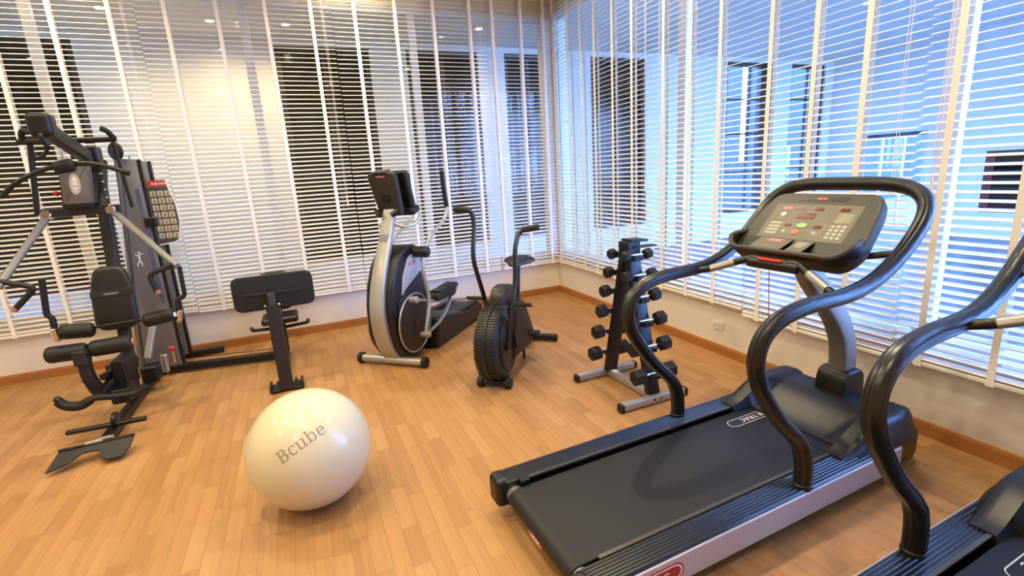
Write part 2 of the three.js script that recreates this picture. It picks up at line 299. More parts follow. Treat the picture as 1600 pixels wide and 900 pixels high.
// venetian blinds
{
  const PITCH = 0.0462, TOP = 3.9;
  const slatProfile = outline([[-0.025, -0.0012], [-0.0125, 0.0008], [0, 0.0014], [0.0125, 0.0008], [0.025, -0.0012], [0.025, 0.0012], [0.0125, 0.0032], [0, 0.0038], [-0.0125, 0.0032], [-0.025, 0.0012]]);
  const slatGeo = (L) => new THREE.ExtrudeGeometry(slatProfile, { depth: L, bevelEnabled: false }).translate(0, 0, -L / 2).rotateY(Math.PI / 2);  // runs along x, room side is +z
  function blind(label, width, bottom, tilt, tapes, cordSide) {
    const o = thing('venetian_blind', label, 'blind'), n = Math.floor((TOP - 0.06 - bottom - 0.03) / PITCH), g = slatGeo(width - 0.012);
    for (let i = 0; i < n; i++) {
      const s = M('slat', g, mat.slat, o); s.position.y = bottom + 0.045 + i * PITCH; s.rotation.x = tilt + rr(-0.012, 0.012); s.position.z = rr(-0.001, 0.001);
    }
    M('bottom_rail', rb(width - 0.012, 0.026, 0.05, 0, bottom + 0.013, 0, 0.006), mat.slat, o);
    M('head_rail', bx(width - 0.004, 0.05, 0.06, 0, TOP - 0.025, 0), mat.slat, o);
    for (const t of tapes) {
      const h = TOP - bottom - 0.03;
      M('ladder_tape', join(bx(0.034, h, 0.0012, t, bottom + h / 2, 0.0275), bx(0.034, h, 0.0012, t, bottom + h / 2, -0.0275), bx(0.04, 0.034, 0.056, t, bottom + 0.012, 0)), mat.tape, o);
    }
    const cx = cordSide * (width / 2 - 0.1), drop = 1.5;
    for (const k of [0, 0.016]) M('lift_cord', rod([cx + k, drop + k * 4, 0.036], [cx + k, TOP - 0.05, 0.036], 0.0018, 0.0018, 6), mat.cord, o);
    M('tassel', rod([cx + 0.008, drop - 0.05, 0.036], [cx + 0.008, drop + 0.06, 0.036], 0.009, 0.004, 10), mat.cord, o);
    return o;
  }
  const bw = 1.765, edges = [-6.215, -4.45, -2.685, -0.92];
  const names = ['white venetian blind behind the multi gym, covering the dark opening', 'white venetian blind behind the exercise chart and leg press plate', 'white venetian blind behind the elliptical trainer', 'white venetian blind on the back wall behind the air bike'];
  const drops = [0.43, 0.465, 0.45, 0.445];
  edges.forEach((e, i) => {
    const b = blind(names[i], bw, drops[i], 0.27, [-0.62, -0.18, 0.26, 0.7].map((t) => t - 0.02), 1); b.position.set(e - bw / 2, 0, 0.05);
  });
  const c = blind('narrow white venetian blind beside the room corner on the back wall', 0.86, 0.445, 0.27, [-0.36, 0.02, 0.33], -1); c.position.set(-0.475, 0, 0.05);
  const rn = ['white venetian blind on the right wall beside the room corner', 'white venetian blind on the right wall behind the dumbbell rack', 'white venetian blind hanging behind the wall socket and treadmill handrail', 'white venetian blind behind the treadmill console', 'white venetian blind on the right wall beyond the console, over the skirting between the treadmills', 'white venetian blind at the outer end of the right wall'];
  const rdrop = [0.45, 0.445, 0.485, 0.44, 0.455, 0.45], step = 1.136;
  for (let i = 0; i < 6; i++) {
    const z0 = i ? 0.965 + (i - 1) * step : 0.09, z1 = 0.965 + i * step, w = z1 - z0;
    const b = blind(rn[i], w, rdrop[i], 0.23, i ? [-0.42, -0.08, 0.25, 0.5].slice(0, 3) : [-0.33, 0.02, 0.3], i % 2 ? 1 : -1);
    b.rotation.y = -Math.PI / 2; b.position.set(-0.05, 0, (z0 + z1) / 2);
  }
}
// wall socket
{
  const p = pixel(1122, 508, 'x', -0.004), o = thing('wall_socket', 'white double wall socket low on the cream wall behind the treadmill', 'socket', [0, p.y, p.z], -Math.PI / 2);
  M('plate', rb(0.12, 0.075, 0.01, 0, 0, 0.005, 0.004), mat.white, o);
  for (const x of [-0.027, 0.027]) { const f = M('outlet', rb(0.042, 0.042, 0.004, x, 0, 0.011, 0.003), mat.white, o); for (const k of [-0.009, 0.009]) M('slot', bx(0.004, 0.014, 0.002, x + k, 0.003, 0.0136), mat.black, f); }
}

// ---------- print ----------
function pill(g, x, y, w, h, r) { g.beginPath(); g.moveTo(x + r, y); g.lineTo(x + w - r, y); g.arc(x + w - r, y + r, r, -Math.PI / 2, Math.PI / 2); g.lineTo(x + r, y + h); g.arc(x + r, y + r, r, Math.PI / 2, -Math.PI / 2); g.closePath(); }
const logoTex = canvasTex(512, 128, (g, w, h) => {
  g.fillStyle = '#a3202c'; g.fillRect(0, 0, w, h); g.lineWidth = 9; g.strokeStyle = '#f3eef0'; pill(g, 14, 14, w - 28, h - 28, (h - 28) / 2); g.stroke();
  g.fillStyle = '#f6f2f2'; g.font = 'bold 66px sans-serif'; g.textAlign = 'center'; g.textBaseline = 'middle'; g.fillText('STAR TRAC', w / 2, h / 2 + 3);
});
const beltLogoTex = canvasTex(512, 96, (g, w, h) => {
  g.fillStyle = '#141416'; g.fillRect(0, 0, w, h); g.lineWidth = 6; g.strokeStyle = '#d8d8d8'; pill(g, 8, 8, w - 16, h - 16, (h - 16) / 2); g.stroke();
  g.fillStyle = '#dedede'; g.font = 'bold 58px sans-serif'; g.textAlign = 'center'; g.textBaseline = 'middle'; g.fillText('STAR TRAC', w / 2, h / 2 + 2);
});
mat.logo = std('#ffffff', 0.35, 0, { map: logoTex }); mat.beltLogo = std('#ffffff', 0.55, 0, { map: beltLogoTex });
// a pill-shaped badge, w along x, h along y, facing +z
function badge(w, h, t = 0.0015) {
  const s = new THREE.Shape(); const r = h / 2; s.moveTo(-w / 2 + r, -r); s.lineTo(w / 2 - r, -r); s.absarc(w / 2 - r, 0, r, -Math.PI / 2, Math.PI / 2); s.lineTo(-w / 2 + r, r); s.absarc(-w / 2 + r, 0, r, Math.PI / 2, Math.PI * 1.5);
  const g = new THREE.ExtrudeGeometry(s, { depth: t, bevelEnabled: false, curveSegments: 10 }), p = g.attributes.position, uv = g.attributes.uv;
  for (let i = 0; i < p.count; i++) uv.setXY(i, p.getX(i) / w + 0.5, p.getY(i) / h + 0.5);
  return g;
}
// a flat printed card, facing +z, its front lettered
function card(w, h, t = 0.0015) {
  const g = new THREE.BoxGeometry(w, h, t), p = g.attributes.position, uv = g.attributes.uv;
  for (let i = 0; i < p.count; i++) uv.setXY(i, p.getX(i) / w + 0.5, p.getY(i) / h + 0.5);
  return g;
}
const keyTex = canvasTex(1024, 560, (g, w, h) => {
  g.fillStyle = '#6b675b'; g.fillRect(0, 0, w, h);
  g.strokeStyle = '#57534a'; g.lineWidth = 5; g.strokeRect(10, 10, w - 20, h - 20);
  const box = (x, y, ww, hh, c = '#7d796c') => { g.fillStyle = c; g.fillRect(x, y, ww, hh); };
  g.fillStyle = '#cf5a50'; g.beginPath(); g.ellipse(170, 70, 66, 27, 0, 0, 7); g.fill(); g.fillStyle = '#e9d3c8'; g.font = 'bold 22px sans-serif'; g.textAlign = 'center'; g.fillText('STAR TRAC', 170, 78);
  g.fillStyle = '#cfcbbf'; g.beginPath(); g.arc(160, 170, 34, 0, 7); g.fill();
  g.fillStyle = '#c9c5b8'; g.font = '17px sans-serif'; g.fillText('HEART RATE', 150, 240); g.fillText('INCLINE', 290, 60); g.fillText('SPEED', 500, 60); g.fillText('TIME', 770, 40);
  g.lineWidth = 4; g.strokeStyle = '#8f8b7d'; g.beginPath(); g.ellipse(455, 190, 205, 80, 0, 0, 7); g.stroke();
  for (let i = 0; i < 4; i++) box(70, 300 + i * 54, 150, 34, '#aaa698');
  box(250, 288, 150, 190, '#76725f'); box(610, 288, 150, 190, '#76725f');
  g.fillStyle = '#b9b5a6'; g.font = '40px sans-serif'; g.fillText('\u2227', 380, 340); g.fillText('\u2228', 380, 400); g.fillText('\u2227', 745, 340); g.fillText('\u2228', 745, 400);
  for (const x of [300, 665]) { g.beginPath(); g.moveTo(x, 410); g.lineTo(x + 24, 452); g.lineTo(x - 24, 452); g.fill(); }
  box(800, 120, 175, 150, '#85816f'); g.strokeStyle = '#c3bfae'; g.lineWidth = 4; for (let i = 0; i < 3; i++) { g.beginPath(); g.moveTo(815 + i * 30, 260); g.quadraticCurveTo(860 + i * 30, 230, 870 + i * 35, 130); g.stroke(); }
  for (let r = 0; r < 4; r++) for (let c = 0; c < 3; c++) { box(800 + c * 62, 300 + r * 56, 46, 38, '#a29e8f'); g.fillStyle = '#e4e0d2'; g.font = 'bold 26px sans-serif'; g.fillText('123456789*0#'[r * 3 + c], 823 + c * 62, 328 + r * 56); }
});
mat.keys = std('#ffffff', 0.5, 0, { map: keyTex });
mat.led = new THREE.MeshStandardMaterial({ color: '#4a0d0e', roughness: 0.25, emissive: '#7a1416', emissiveIntensity: 0.35 });

// ---------- treadmill: x runs forward from the rear roller, z to the runner's right ----------
function makeTreadmill(label, group, pos, turn) {
  const o = thing('treadmill', label, 'treadmill', pos, turn, group);
  // running belt around its rollers
  const y1 = 0.195, r = 0.052, s = new THREE.Shape(); s.moveTo(0.1, y1); s.absarc(0.085, y1 - r, r, Math.PI / 2, Math.PI * 1.5, false); s.lineTo(2.0, y1 - 2 * r); s.lineTo(2.0, y1); s.closePath();
  const belt = M('running_belt', slab(s, 0.565, 0.003, 1), mat.belt, o);
  M('belt_logo', badge(0.48, 0.08, 0.0008).rotateX(-Math.PI / 2).rotateY(Math.PI).translate(1.655, y1 + 0.0004, -0.178), mat.beltLogo, belt);
  M('rear_badge', badge(0.12, 0.026, 0.001).rotateY(-Math.PI / 2).rotateZ(-0.25).translate(0.0335, y1 - r - 0.012, 0.0), mat.logo, belt);
  for (const k of [-1, 1]) M('roller_end', rod([0.085, y1 - r, k * 0.28], [0.085, y1 - r, k * 0.322], 0.045), mat.silver, o);
  M('deck_frame', join(span(0.2, 2.1, 0.06, 0.12, -0.30, -0.26), span(0.2, 2.1, 0.06, 0.12, 0.26, 0.30)), mat.black, o);
  for (const k of [-1, 1]) {           // foot rails with ridged tops
    const prof = [[0.315, 0.09], [0.315, 0.214]];
    for (let i = 0; i < 7; i++) { const a = 0.32 + i * 0.016; prof.push([a, 0.2165], [a + 0.003, 0.220], [a + 0.011, 0.220], [a + 0.014, 0.2165]); }
    prof.push([0.434, 0.212], [0.436, 0.2], [0.43, 0.09]);
    const g = new THREE.ExtrudeGeometry(outline(prof.map(([a, b]) => [-k * a, b])), { depth: 2.06, bevelEnabled: false }).rotateY(Math.PI / 2).translate(0.045, 0, 0);
    const rail = M('foot_rail', toCreasedNormals(g, 0.4), mat.blackGloss, o);
    M('inner_edge', span(0.16, 1.75, 0.214, 0.2225, k * 0.306 - 0.009, k * 0.306 + 0.009), std('#5e5a54', 0.25, 0.6), rail);
    M('end_cap', rb(0.085, 0.155, 0.12, 0.035, 0.153, k * 0.379, 0.03, 4), mat.black, o);
    const pn = M('side_panel', rb(1.93, 0.125, 0.012, 1.0, 0.145, k * 0.438, 0.005), mat.lilac, o);
    M('side_badge', badge(0.42, 0.085, 0.001).rotateY(k > 0 ? 0 : Math.PI).translate(0.26, 0.142, k * 0.4442), mat.logo, pn);
    M('foot', rod([0.35, 0, k * 0.33], [0.35, 0.09, k * 0.33], 0.03), mat.rubber, o);
    M('wheel', rod([2.12, 0.05, k * 0.3], [2.12, 0.05, k * 0.36], 0.05), mat.rubber, o);
  }
  M('belt_guard', rb(0.05, 0.025, 0.045, 0.135, 0.212, -0.302, 0.006), mat.black, o);
  // motor hood: a moulded cover with two wings reaching back over the foot rails
  {
    const nu = 44, nv = 48, U0 = 1.56, U1 = 2.26, W = 0.432, pos2 = [], idx = [];
    const st = (a, b, x) => { const t = Math.max(0, Math.min(1, (x - a) / (b - a))); return t * t * (3 - 2 * t); };
    const top = (u, v) => {
      const a = Math.abs(v), wing = st(0.245, 0.29, a), mid = u < 1.69 ? 0.1 : 0.2 + 0.13 * st(1.66, 2.02, u), wg = u < 1.57 ? 0.1 : 0.225 + 0.125 * st(1.55, 1.9, u);
      let y = mid + (wg - mid) * wing;
      y -= 0.11 * st(0.36, 0.435, a) ** 1.5; y -= 0.14 * st(2.12, 2.262, u) ** 1.6;
      if (u <= 1.57) y = 0.1;
      return Math.max(0.1, y);
    };
    for (let i = 0; i <= nu; i++) for (let j = 0; j <= nv; j++) { const u = U0 + (U1 - U0) * i / nu, v = -W + 2 * W * j / nv * 1; const round = Math.max(0, (u - 2.02) / (U1 - 2.02)); pos2.push(u, top(u, v), v * (1 - 0.14 * round * round)); }
    const n = pos2.length / 3, w = nv + 1;
    for (let i = 0; i <= nu; i++) for (let j = 0; j <= nv; j++) { const k = (i * w + j) * 3; pos2.push(pos2[k], 0.095, pos2[k + 2]); }
    for (let i = 0; i < nu; i++) for (let j = 0; j < nv; j++) { const a = i * w + j, b = a + w; idx.push(a, a + 1, b, a + 1, b + 1, b, n + a, n + b, n + a + 1, n + a + 1, n + b, n + b + 1); }
    const edge = []; for (let j = 0; j < nv; j++) edge.push([j, j + 1]); for (let i = 0; i < nu; i++) edge.push([i * w + nv, (i + 1) * w + nv]); for (let j = nv; j > 0; j--) edge.push([nu * w + j, nu * w + j - 1]); for (let i = nu; i > 0; i--) edge.push([i * w, (i - 1) * w]);
    for (const [a, b] of edge) idx.push(a, n + a, b, b, n + a, n + b);
    const g = new THREE.BufferGeometry(); g.setAttribute('position', new THREE.Float32BufferAttribute(pos2, 3)); g.setIndex(idx);
    const uvs = new Float32Array(pos2.length / 3 * 2); for (let i = 0; i < uvs.length / 2; i++) { uvs[i * 2] = pos2[i * 3]; uvs[i * 2 + 1] = pos2[i * 3 + 2]; } g.setAttribute('uv', new THREE.BufferAttribute(uvs, 2));
    M('motor_hood', toCreasedNormals(g, 0.7), std('#101013', 0.36), o);
  }
  // neck and its foot
  M('neck', sweep([[2.135, 0.36, 0], [2.14, 0.5, 0], [2.115, 0.64, 0], [2.04, 0.78, 0], [1.92, 0.92, 0], [1.79, 1.06, 0], [1.72, 1.16, 0]], boxProfile(0.12, 0.09, 0.02), { ref: [0, 0, 1], smooth: 26, scale: (t) => [1, 1.25 - 0.25 * t] }), mat.neck, o);
  M('neck_foot', slab(outline([[2.02, 0.29], [2.24, 0.26], [2.225, 0.43], [2.19, 0.465], [2.075, 0.465], [2.04, 0.43]], 0.03), 0.18, 0.02, 3), mat.black, o);
  // handrail: one tube from post to post, over the top of the console
  {
    const side = [[1.235, 0.19, 0.4], [1.235, 0.36, 0.4], [1.2, 0.45, 0.4], [1.06, 0.58, 0.4], [0.975, 0.69, 0.4], [0.905, 0.79, 0.402], [0.868, 0.87, 0.404], [0.862, 0.945, 0.405], [0.892, 1.02, 0.406], [0.965, 1.068, 0.408], [1.11, 1.098, 0.41], [1.25, 1.104, 0.412], [1.38, 1.104, 0.416], [1.5, 1.12, 0.42], [1.63, 1.165, 0.425], [1.76, 1.245, 0.43], [1.89, 1.36, 0.43], [1.965, 1.445, 0.42]];
    const left = side.map(([x, y, z]) => [x, y, -z]), top = [[2.0, 1.505, -0.375], [2.012, 1.54, -0.28], [2.015, 1.548, 0], [2.012, 1.54, 0.28], [2.0, 1.505, 0.375]];
    const prof = circ(0.0355, 28).map(([a, b], i) => { const k = (i % 28); return (k === 20 || k === 1) ? [a * 0.86, b * 0.86] : [a, b]; });
    let line = new THREE.CatmullRomCurve3([...left, ...top, ...side.slice().reverse()].map(arr), false, 'centripetal').getSpacedPoints(220);
    for (let n = 0; n < 14; n++) line = line.map((p, i) => i && i < line.length - 1 ? line[i - 1].clone().add(line[i + 1]).addScaledVector(p, 2).multiplyScalar(0.25) : p);
    M('handrail', sweep(line, prof, { flat: 0.6, scale: (t) => { const e = Math.min(t, 1 - t); return e < 0.05 ? 1.12 : 1; } }), mat.rail, o);
    for (const k of [-1, 1]) { M('post_sleeve', rod([1.235, 0.2, k * 0.4], [1.235, 0.235, k * 0.4], 0.042), mat.black, o); M('console_strut', rod([1.72, 1.225, k * 0.3], [1.765, 1.25, k * 0.425], 0.016), mat.black, o); }
  }
  // pulse-grip crossbar
  {
    const c = (z) => [1.47, 1.178, z];
    M('crossbar', sweep([[1.36, 1.1, -0.405], [1.4, 1.112, -0.345], [1.45, 1.165, -0.205], [1.485, 1.192, -0.12], c(0), [1.485, 1.192, 0.12], [1.45, 1.165, 0.205], [1.4, 1.112, 0.345], [1.36, 1.1, 0.405]].map(([x, y, z]) => [x, y, z]), circ(0.019, 16), { smooth: 60 }), mat.black, o);
    for (const k of [-1, 1]) M('pulse_grip', rod([1.403, 1.1155, k * 0.335], [1.45, 1.165, k * 0.208], 0.0212), mat.silver, o);
    M('crossbar_cover', rb(0.075, 0.05, 0.3, 1.485, 1.172, 0, 0.02, 4), mat.black, o);
    M('stop_bar', rb(0.036, 0.012, 0.14, 1.468, 1.2, -0.01, 0.005), mat.redPlastic, o);
    M('stop_cord', rod([1.45, 1.147, 0.0], [1.45, 0.75, 0.02], 0.0022, 0.0022, 6), mat.red, o);
  }
  // console: its own frame has x to the runner's right, y up the sloping face, z out of the face
  const con = M('console', slab(outline([[-0.29, -0.29], [0.29, -0.29], [0.345, -0.2], [0.315, 0.06], [0.275, 0.165], [-0.275, 0.165], [-0.315, 0.06], [-0.345, -0.2]], 0.06), 0.075, 0.018, 4), mat.grey, o);
  {
    const tilt = 44 * Math.PI / 180, ex = V(0, 0, 1), ey = V(Math.cos(tilt), Math.sin(tilt), 0), ez = V(-Math.sin(tilt), Math.cos(tilt), 0);
    con.quaternion.setFromRotationMatrix(new THREE.Matrix4().makeBasis(ex, ey, ez)); con.position.set(1.775, 1.37, 0);
    const F = 0.0378;
    M('key_panel', card(0.47, 0.24).translate(0, -0.04, F), mat.keys, con);
    const kx = (x) => (x / 1024 - 0.5) * 0.47, ky = (y) => (0.5 - y / 560) * 0.24 - 0.04;
    for (const [x, y, w, h] of [[340, 70, 90, 42], [560, 74, 95, 44], [845, 76, 100, 44], [455, 190, 200, 92], [310, 345, 80, 48], [668, 350, 90, 50]]) M('display', rb(w / 1024 * 0.47, h / 560 * 0.24, 0.004, kx(x), ky(y), F + 0.001, 0.001), mat.led, con);
    M('start_button', disc(1, 1, 0.1).scale(0.03, 0.017, 0.005).translate(kx(478), ky(340), F + 0.001), std('#8fb877', 0.4), con);
    M('stop_button', disc(1, 1, 0.1).scale(0.022, 0.016, 0.005).translate(kx(450), ky(448), F + 0.001), std('#cf6650', 0.4), con);
    M('vent', slab(rrect(0.27, 0.028, 0.012), 0.006, 0.001, 1).translate(0, 0.118, 0.036), mat.black, con);
    M('vent_badge', card(0.055, 0.016).translate(0, 0.118, 0.0398), mat.redPlastic, con);
  }
  // pocket along the lower edge of the console: raised wall, rim, dark floor and two printed plates
  {
    const U = bend([[-0.315, -0.13], [-0.342, -0.2], [-0.29, -0.288], [0.29, -0.288], [0.342, -0.2], [0.315, -0.13]].map(([x, y]) => [x, y, 0]), 0.07);
    const lift = (p, z) => p.clone().add(V(0, 0, z * Math.min(1, Math.max(0, (-0.125 - p.y) / 0.09))));
    M('tray_wall', sweep(U.map((p) => lift(p, 0.06)), boxProfile(0.014, 0.075, 0.005), { ref: [0, 0, 1] }), mat.black, con);
    M('tray_rim', sweep(U.map((p) => lift(p, 0.06).add(V(0, 0, 0.037))), circ(0.013, 10), { ref: [0, 0, 1] }), mat.grey, con);
    M('tray_floor', slab(outline([[-0.28, -0.28], [0.28, -0.28], [0.33, -0.2], [0.31, -0.165], [-0.31, -0.165], [-0.33, -0.2]], 0.02), 0.004, 0.001, 1).translate(0, 0, 0.0392), mat.black, con);
    const lay = (m, x) => { m.rotation.x = -0.42; m.position.set(x, -0.225, 0.069); };
    lay(M('instruction_plate', rb(0.185, 0.125, 0.006, 0, 0, 0, 0.002), mat.print, con), -0.095); lay(M('safety_plate', rb(0.09, 0.12, 0.006, 0, 0, 0, 0.002), mat.print, con), 0.07);
    lay(M('plate_badge', badge(0.1, 0.028, 0.001).translate(0, 0.04, 0.0032), mat.logo, con), -0.085);
    lay(M('plate_print', join([0, 1, 2, 3].map((i) => bx(0.06 - i * 0.008, 0.003, 0.0008, 0, 0.035 - i * 0.014, 0.0034))), mat.white, con), 0.07);
  }
  return o;
}
const treadmill = makeTreadmill('black treadmill with silver side panel, its console, belt and looping handrail in full view', undefined, [-2.6, 0, 4.395], 1.8 * Math.PI / 180);
dup(treadmill, [-2.58, 0, 5.655], 1.8 * Math.PI / 180, 'second black treadmill, only its near handrail and motor hood showing beside the first');

// ---------- exercise ball ----------
const serif = await new FontLoader().loadAsync('fonts/droid/droid_serif_regular.typeface.json');
{
  const R = 0.319, o = thing('exercise_ball', 'large pearly cream exercise ball with the print Bcube on the floor', 'ball', [-3.446, 0, 3.402]);
  const pearl = new THREE.MeshPhysicalMaterial({ color: '#cfc6a6', roughness: 0.45, clearcoat: 0.6, clearcoatRoughness: 0.11, sheen: 0.2, sheenRoughness: 0.5, sheenColor: new THREE.Color('#fff6e0') });
  const ball = M('shell', new THREE.SphereGeometry(R, 96, 64).translate(0, R, 0), pearl, o);
  // the print lies on the skin of the ball; middle and slope of the line as in the photograph
  const hit = (px, py) => { const d = camFwd.clone().addScaledVector(camRight, (px - 800) / FOCAL).addScaledVector(camUp, -(py - 450) / FOCAL).normalize(), c = V(-3.446, R, 3.402), oc = EYE.clone().sub(c), b = oc.dot(d), t = -b - Math.sqrt(b * b - oc.lengthSq() + R * R); return EYE.clone().addScaledVector(d, t).sub(c).normalize(); };
  const n0 = hit(471, 694), e1 = hit(497, 675).sub(hit(444, 713)), ex = e1.addScaledVector(n0, -e1.dot(n0)).normalize(), ey = new THREE.Vector3().crossVectors(n0, ex);
  const shapes = serif.generateShapes('Bcube', 0.062), g0 = new THREE.ShapeGeometry(shapes, 8); g0.computeBoundingBox(); const bb = g0.boundingBox, cx = (bb.max.x + bb.min.x) / 2, cy = 0.022;
  const wrap = (g, lift, dx = 0, dy = 0) => { const p = g.attributes.position; for (let i = 0; i < p.count; i++) { const a = (p.getX(i) - cx + dx) / R, b = (p.getY(i) - cy + dy) / R, v = n0.clone().multiplyScalar(Math.cos(Math.hypot(a, b))).addScaledVector(ex, a).addScaledVector(ey, b).normalize().multiplyScalar(R + lift); p.setXYZ(i, v.x, v.y + R, v.z); } g.computeVertexNormals(); return g; };
  M('lettering', wrap(g0, 0.0011), std('#8d8676', 0.6), ball);
  M('registered_mark', wrap(new THREE.RingGeometry(0.0035, 0.0048, 16).translate(bb.max.x + 0.012, 0.056, 0), 0.0011), std('#a39b88', 0.6), ball);
  M('valve', disc(0.009, 0.006).translate(0, R, -R + 0.001), std('#d8ccb0', 0.5), o);
}

// ---------- dumbbell rack and dumbbells ----------
{
  const ox = -1.11, oz = 3.12, o = thing('dumbbell_rack', 'black A-shaped dumbbell rack on grey steel feet near the corner', 'rack', [ox, 0, oz]);
  for (const z of [-0.30, 0.31]) {
    const f = M('foot_bar', rb(0.56, 0.05, 0.055, -0.02, 0.04, z, 0.008), mat.silverPaint, o);
    for (const x of [-0.305, 0.265]) M('end_cap', rb(0.035, 0.058, 0.062, x, 0.036, z, 0.01), mat.rubber, f);
    for (const x of [-0.03, 0.03]) M('bolt', rod([x, 0.045, z + 0.026], [x, 0.045, z + 0.034], 0.008), mat.black, f);
  }
  M('floor_beam', rb(0.055, 0.05, 0.58, 0, 0.04, 0.005, 0.008), mat.silverPaint, o);
  M('size_plate', rb(0.045, 0.003, 0.06, 0, 0.067, -0.2, 0.001), mat.white, o);
  const levels = [1.075, 0.93, 0.775, 0.605, 0.42, 0.225], zf = (y, s) => s > 0 ? 0.275 - (y - 0.06) * 0.235 : -0.265 + (y - 0.06) * 0.235;
  for (const s of [-1, 1]) {
    M('upright', sweep([[0, 0.065, zf(0.065, s)], [0, 0.6, zf(0.6, s)], [0, 1.13, zf(1.13, s)]], boxProfile(0.105, 0.05, 0.008), { ref: [0, 0, 1] }), mat.black, o);
    for (const y of levels) M('cradle', join(rb(0.075, 0.012, 0.075, 0, y - 0.03, zf(y, s) + s * 0.05, 0.003), rb(0.075, 0.035, 0.012, 0, y - 0.018, zf(y, s) + s * 0.085, 0.003)), mat.black, o);
  }
  M('top_plate', rb(0.15, 0.016, 0.13, -0.02, 1.175, 0.0, 0.004).rotateZ(-0.06), mat.black, o); M('top_block', rb(0.11, 0.1, 0.12, 0, 1.12, 0.005, 0.006), mat.black, o); M('top_shelf', rb(0.2, 0.012, 0.07, 0.07, 1.13, 0.05, 0.003).rotateZ(-0.02), mat.black, o);
  const numTex = canvasTex(128, 128, (g) => { g.fillStyle = '#7fa3cf'; g.fillRect(0, 0, 128, 128); g.lineWidth = 8; g.strokeStyle = '#eef4fb'; g.beginPath(); g.arc(64, 64, 44, 0, 7); g.stroke(); g.fillStyle = '#f3f7fc'; g.font = 'bold 62px sans-serif'; g.textAlign = 'center'; g.textBaseline = 'middle'; g.fillText('2', 64, 68); });
  const rank = ['top', 'second', 'third', 'fourth', 'fifth', 'lowest'];
  levels.forEach((y, i) => {
    const r = 0.04 + i * 0.0045, hl = 0.058 + i * 0.006, half = 0.098 + i * 0.008;
    const head = (sx) => { const g = new THREE.LatheGeometry([[0.001, 0], [r * 0.8, 0], [r, hl * 0.2], [r, hl * 0.86], [r * 0.85, hl], [0.001, hl]].map(([a, b]) => new THREE.Vector2(a, b)), 6); return toCreasedNormals(g, 0.3).rotateZ(-sx * Math.PI / 2).rotateX(Math.PI / 6).translate(sx * (half - hl / 2), 0, 0); };
    for (const s of [1, -1]) {
      const d = thing('dumbbell', `black hexagonal rubber dumbbell with chrome handle, ${rank[i]} on the ${s > 0 ? 'treadmill' : 'bike'} side of the rack`, 'dumbbell', [ox, y + 0.002, oz + zf(y, s) + s * 0.052], rr(-0.05, 0.05), 'dumbbells on the rack');
      M('handle', new THREE.LatheGeometry([[0.001, -half + hl / 2], [0.0125, -half + hl / 2], [0.014, -0.02], [0.016, 0], [0.014, 0.02], [0.0125, half - hl / 2], [0.001, half - hl / 2]].map(([a, b]) => new THREE.Vector2(a, b)), 18).rotateZ(Math.PI / 2), mat.chrome, d);
      for (const sx of [-1, 1]) { const h = M('head', head(sx), mat.rubber, d); if (s > 0 && i === 2 && sx > 0) M('size_label', card(0.045, 0.045, 0.0015).rotateY(Math.PI / 2).translate(half + hl / 2 + 0.0005, 0, 0), std('#ffffff', 0.4, 0, { map: numTex }), h); }
    }
  });
}

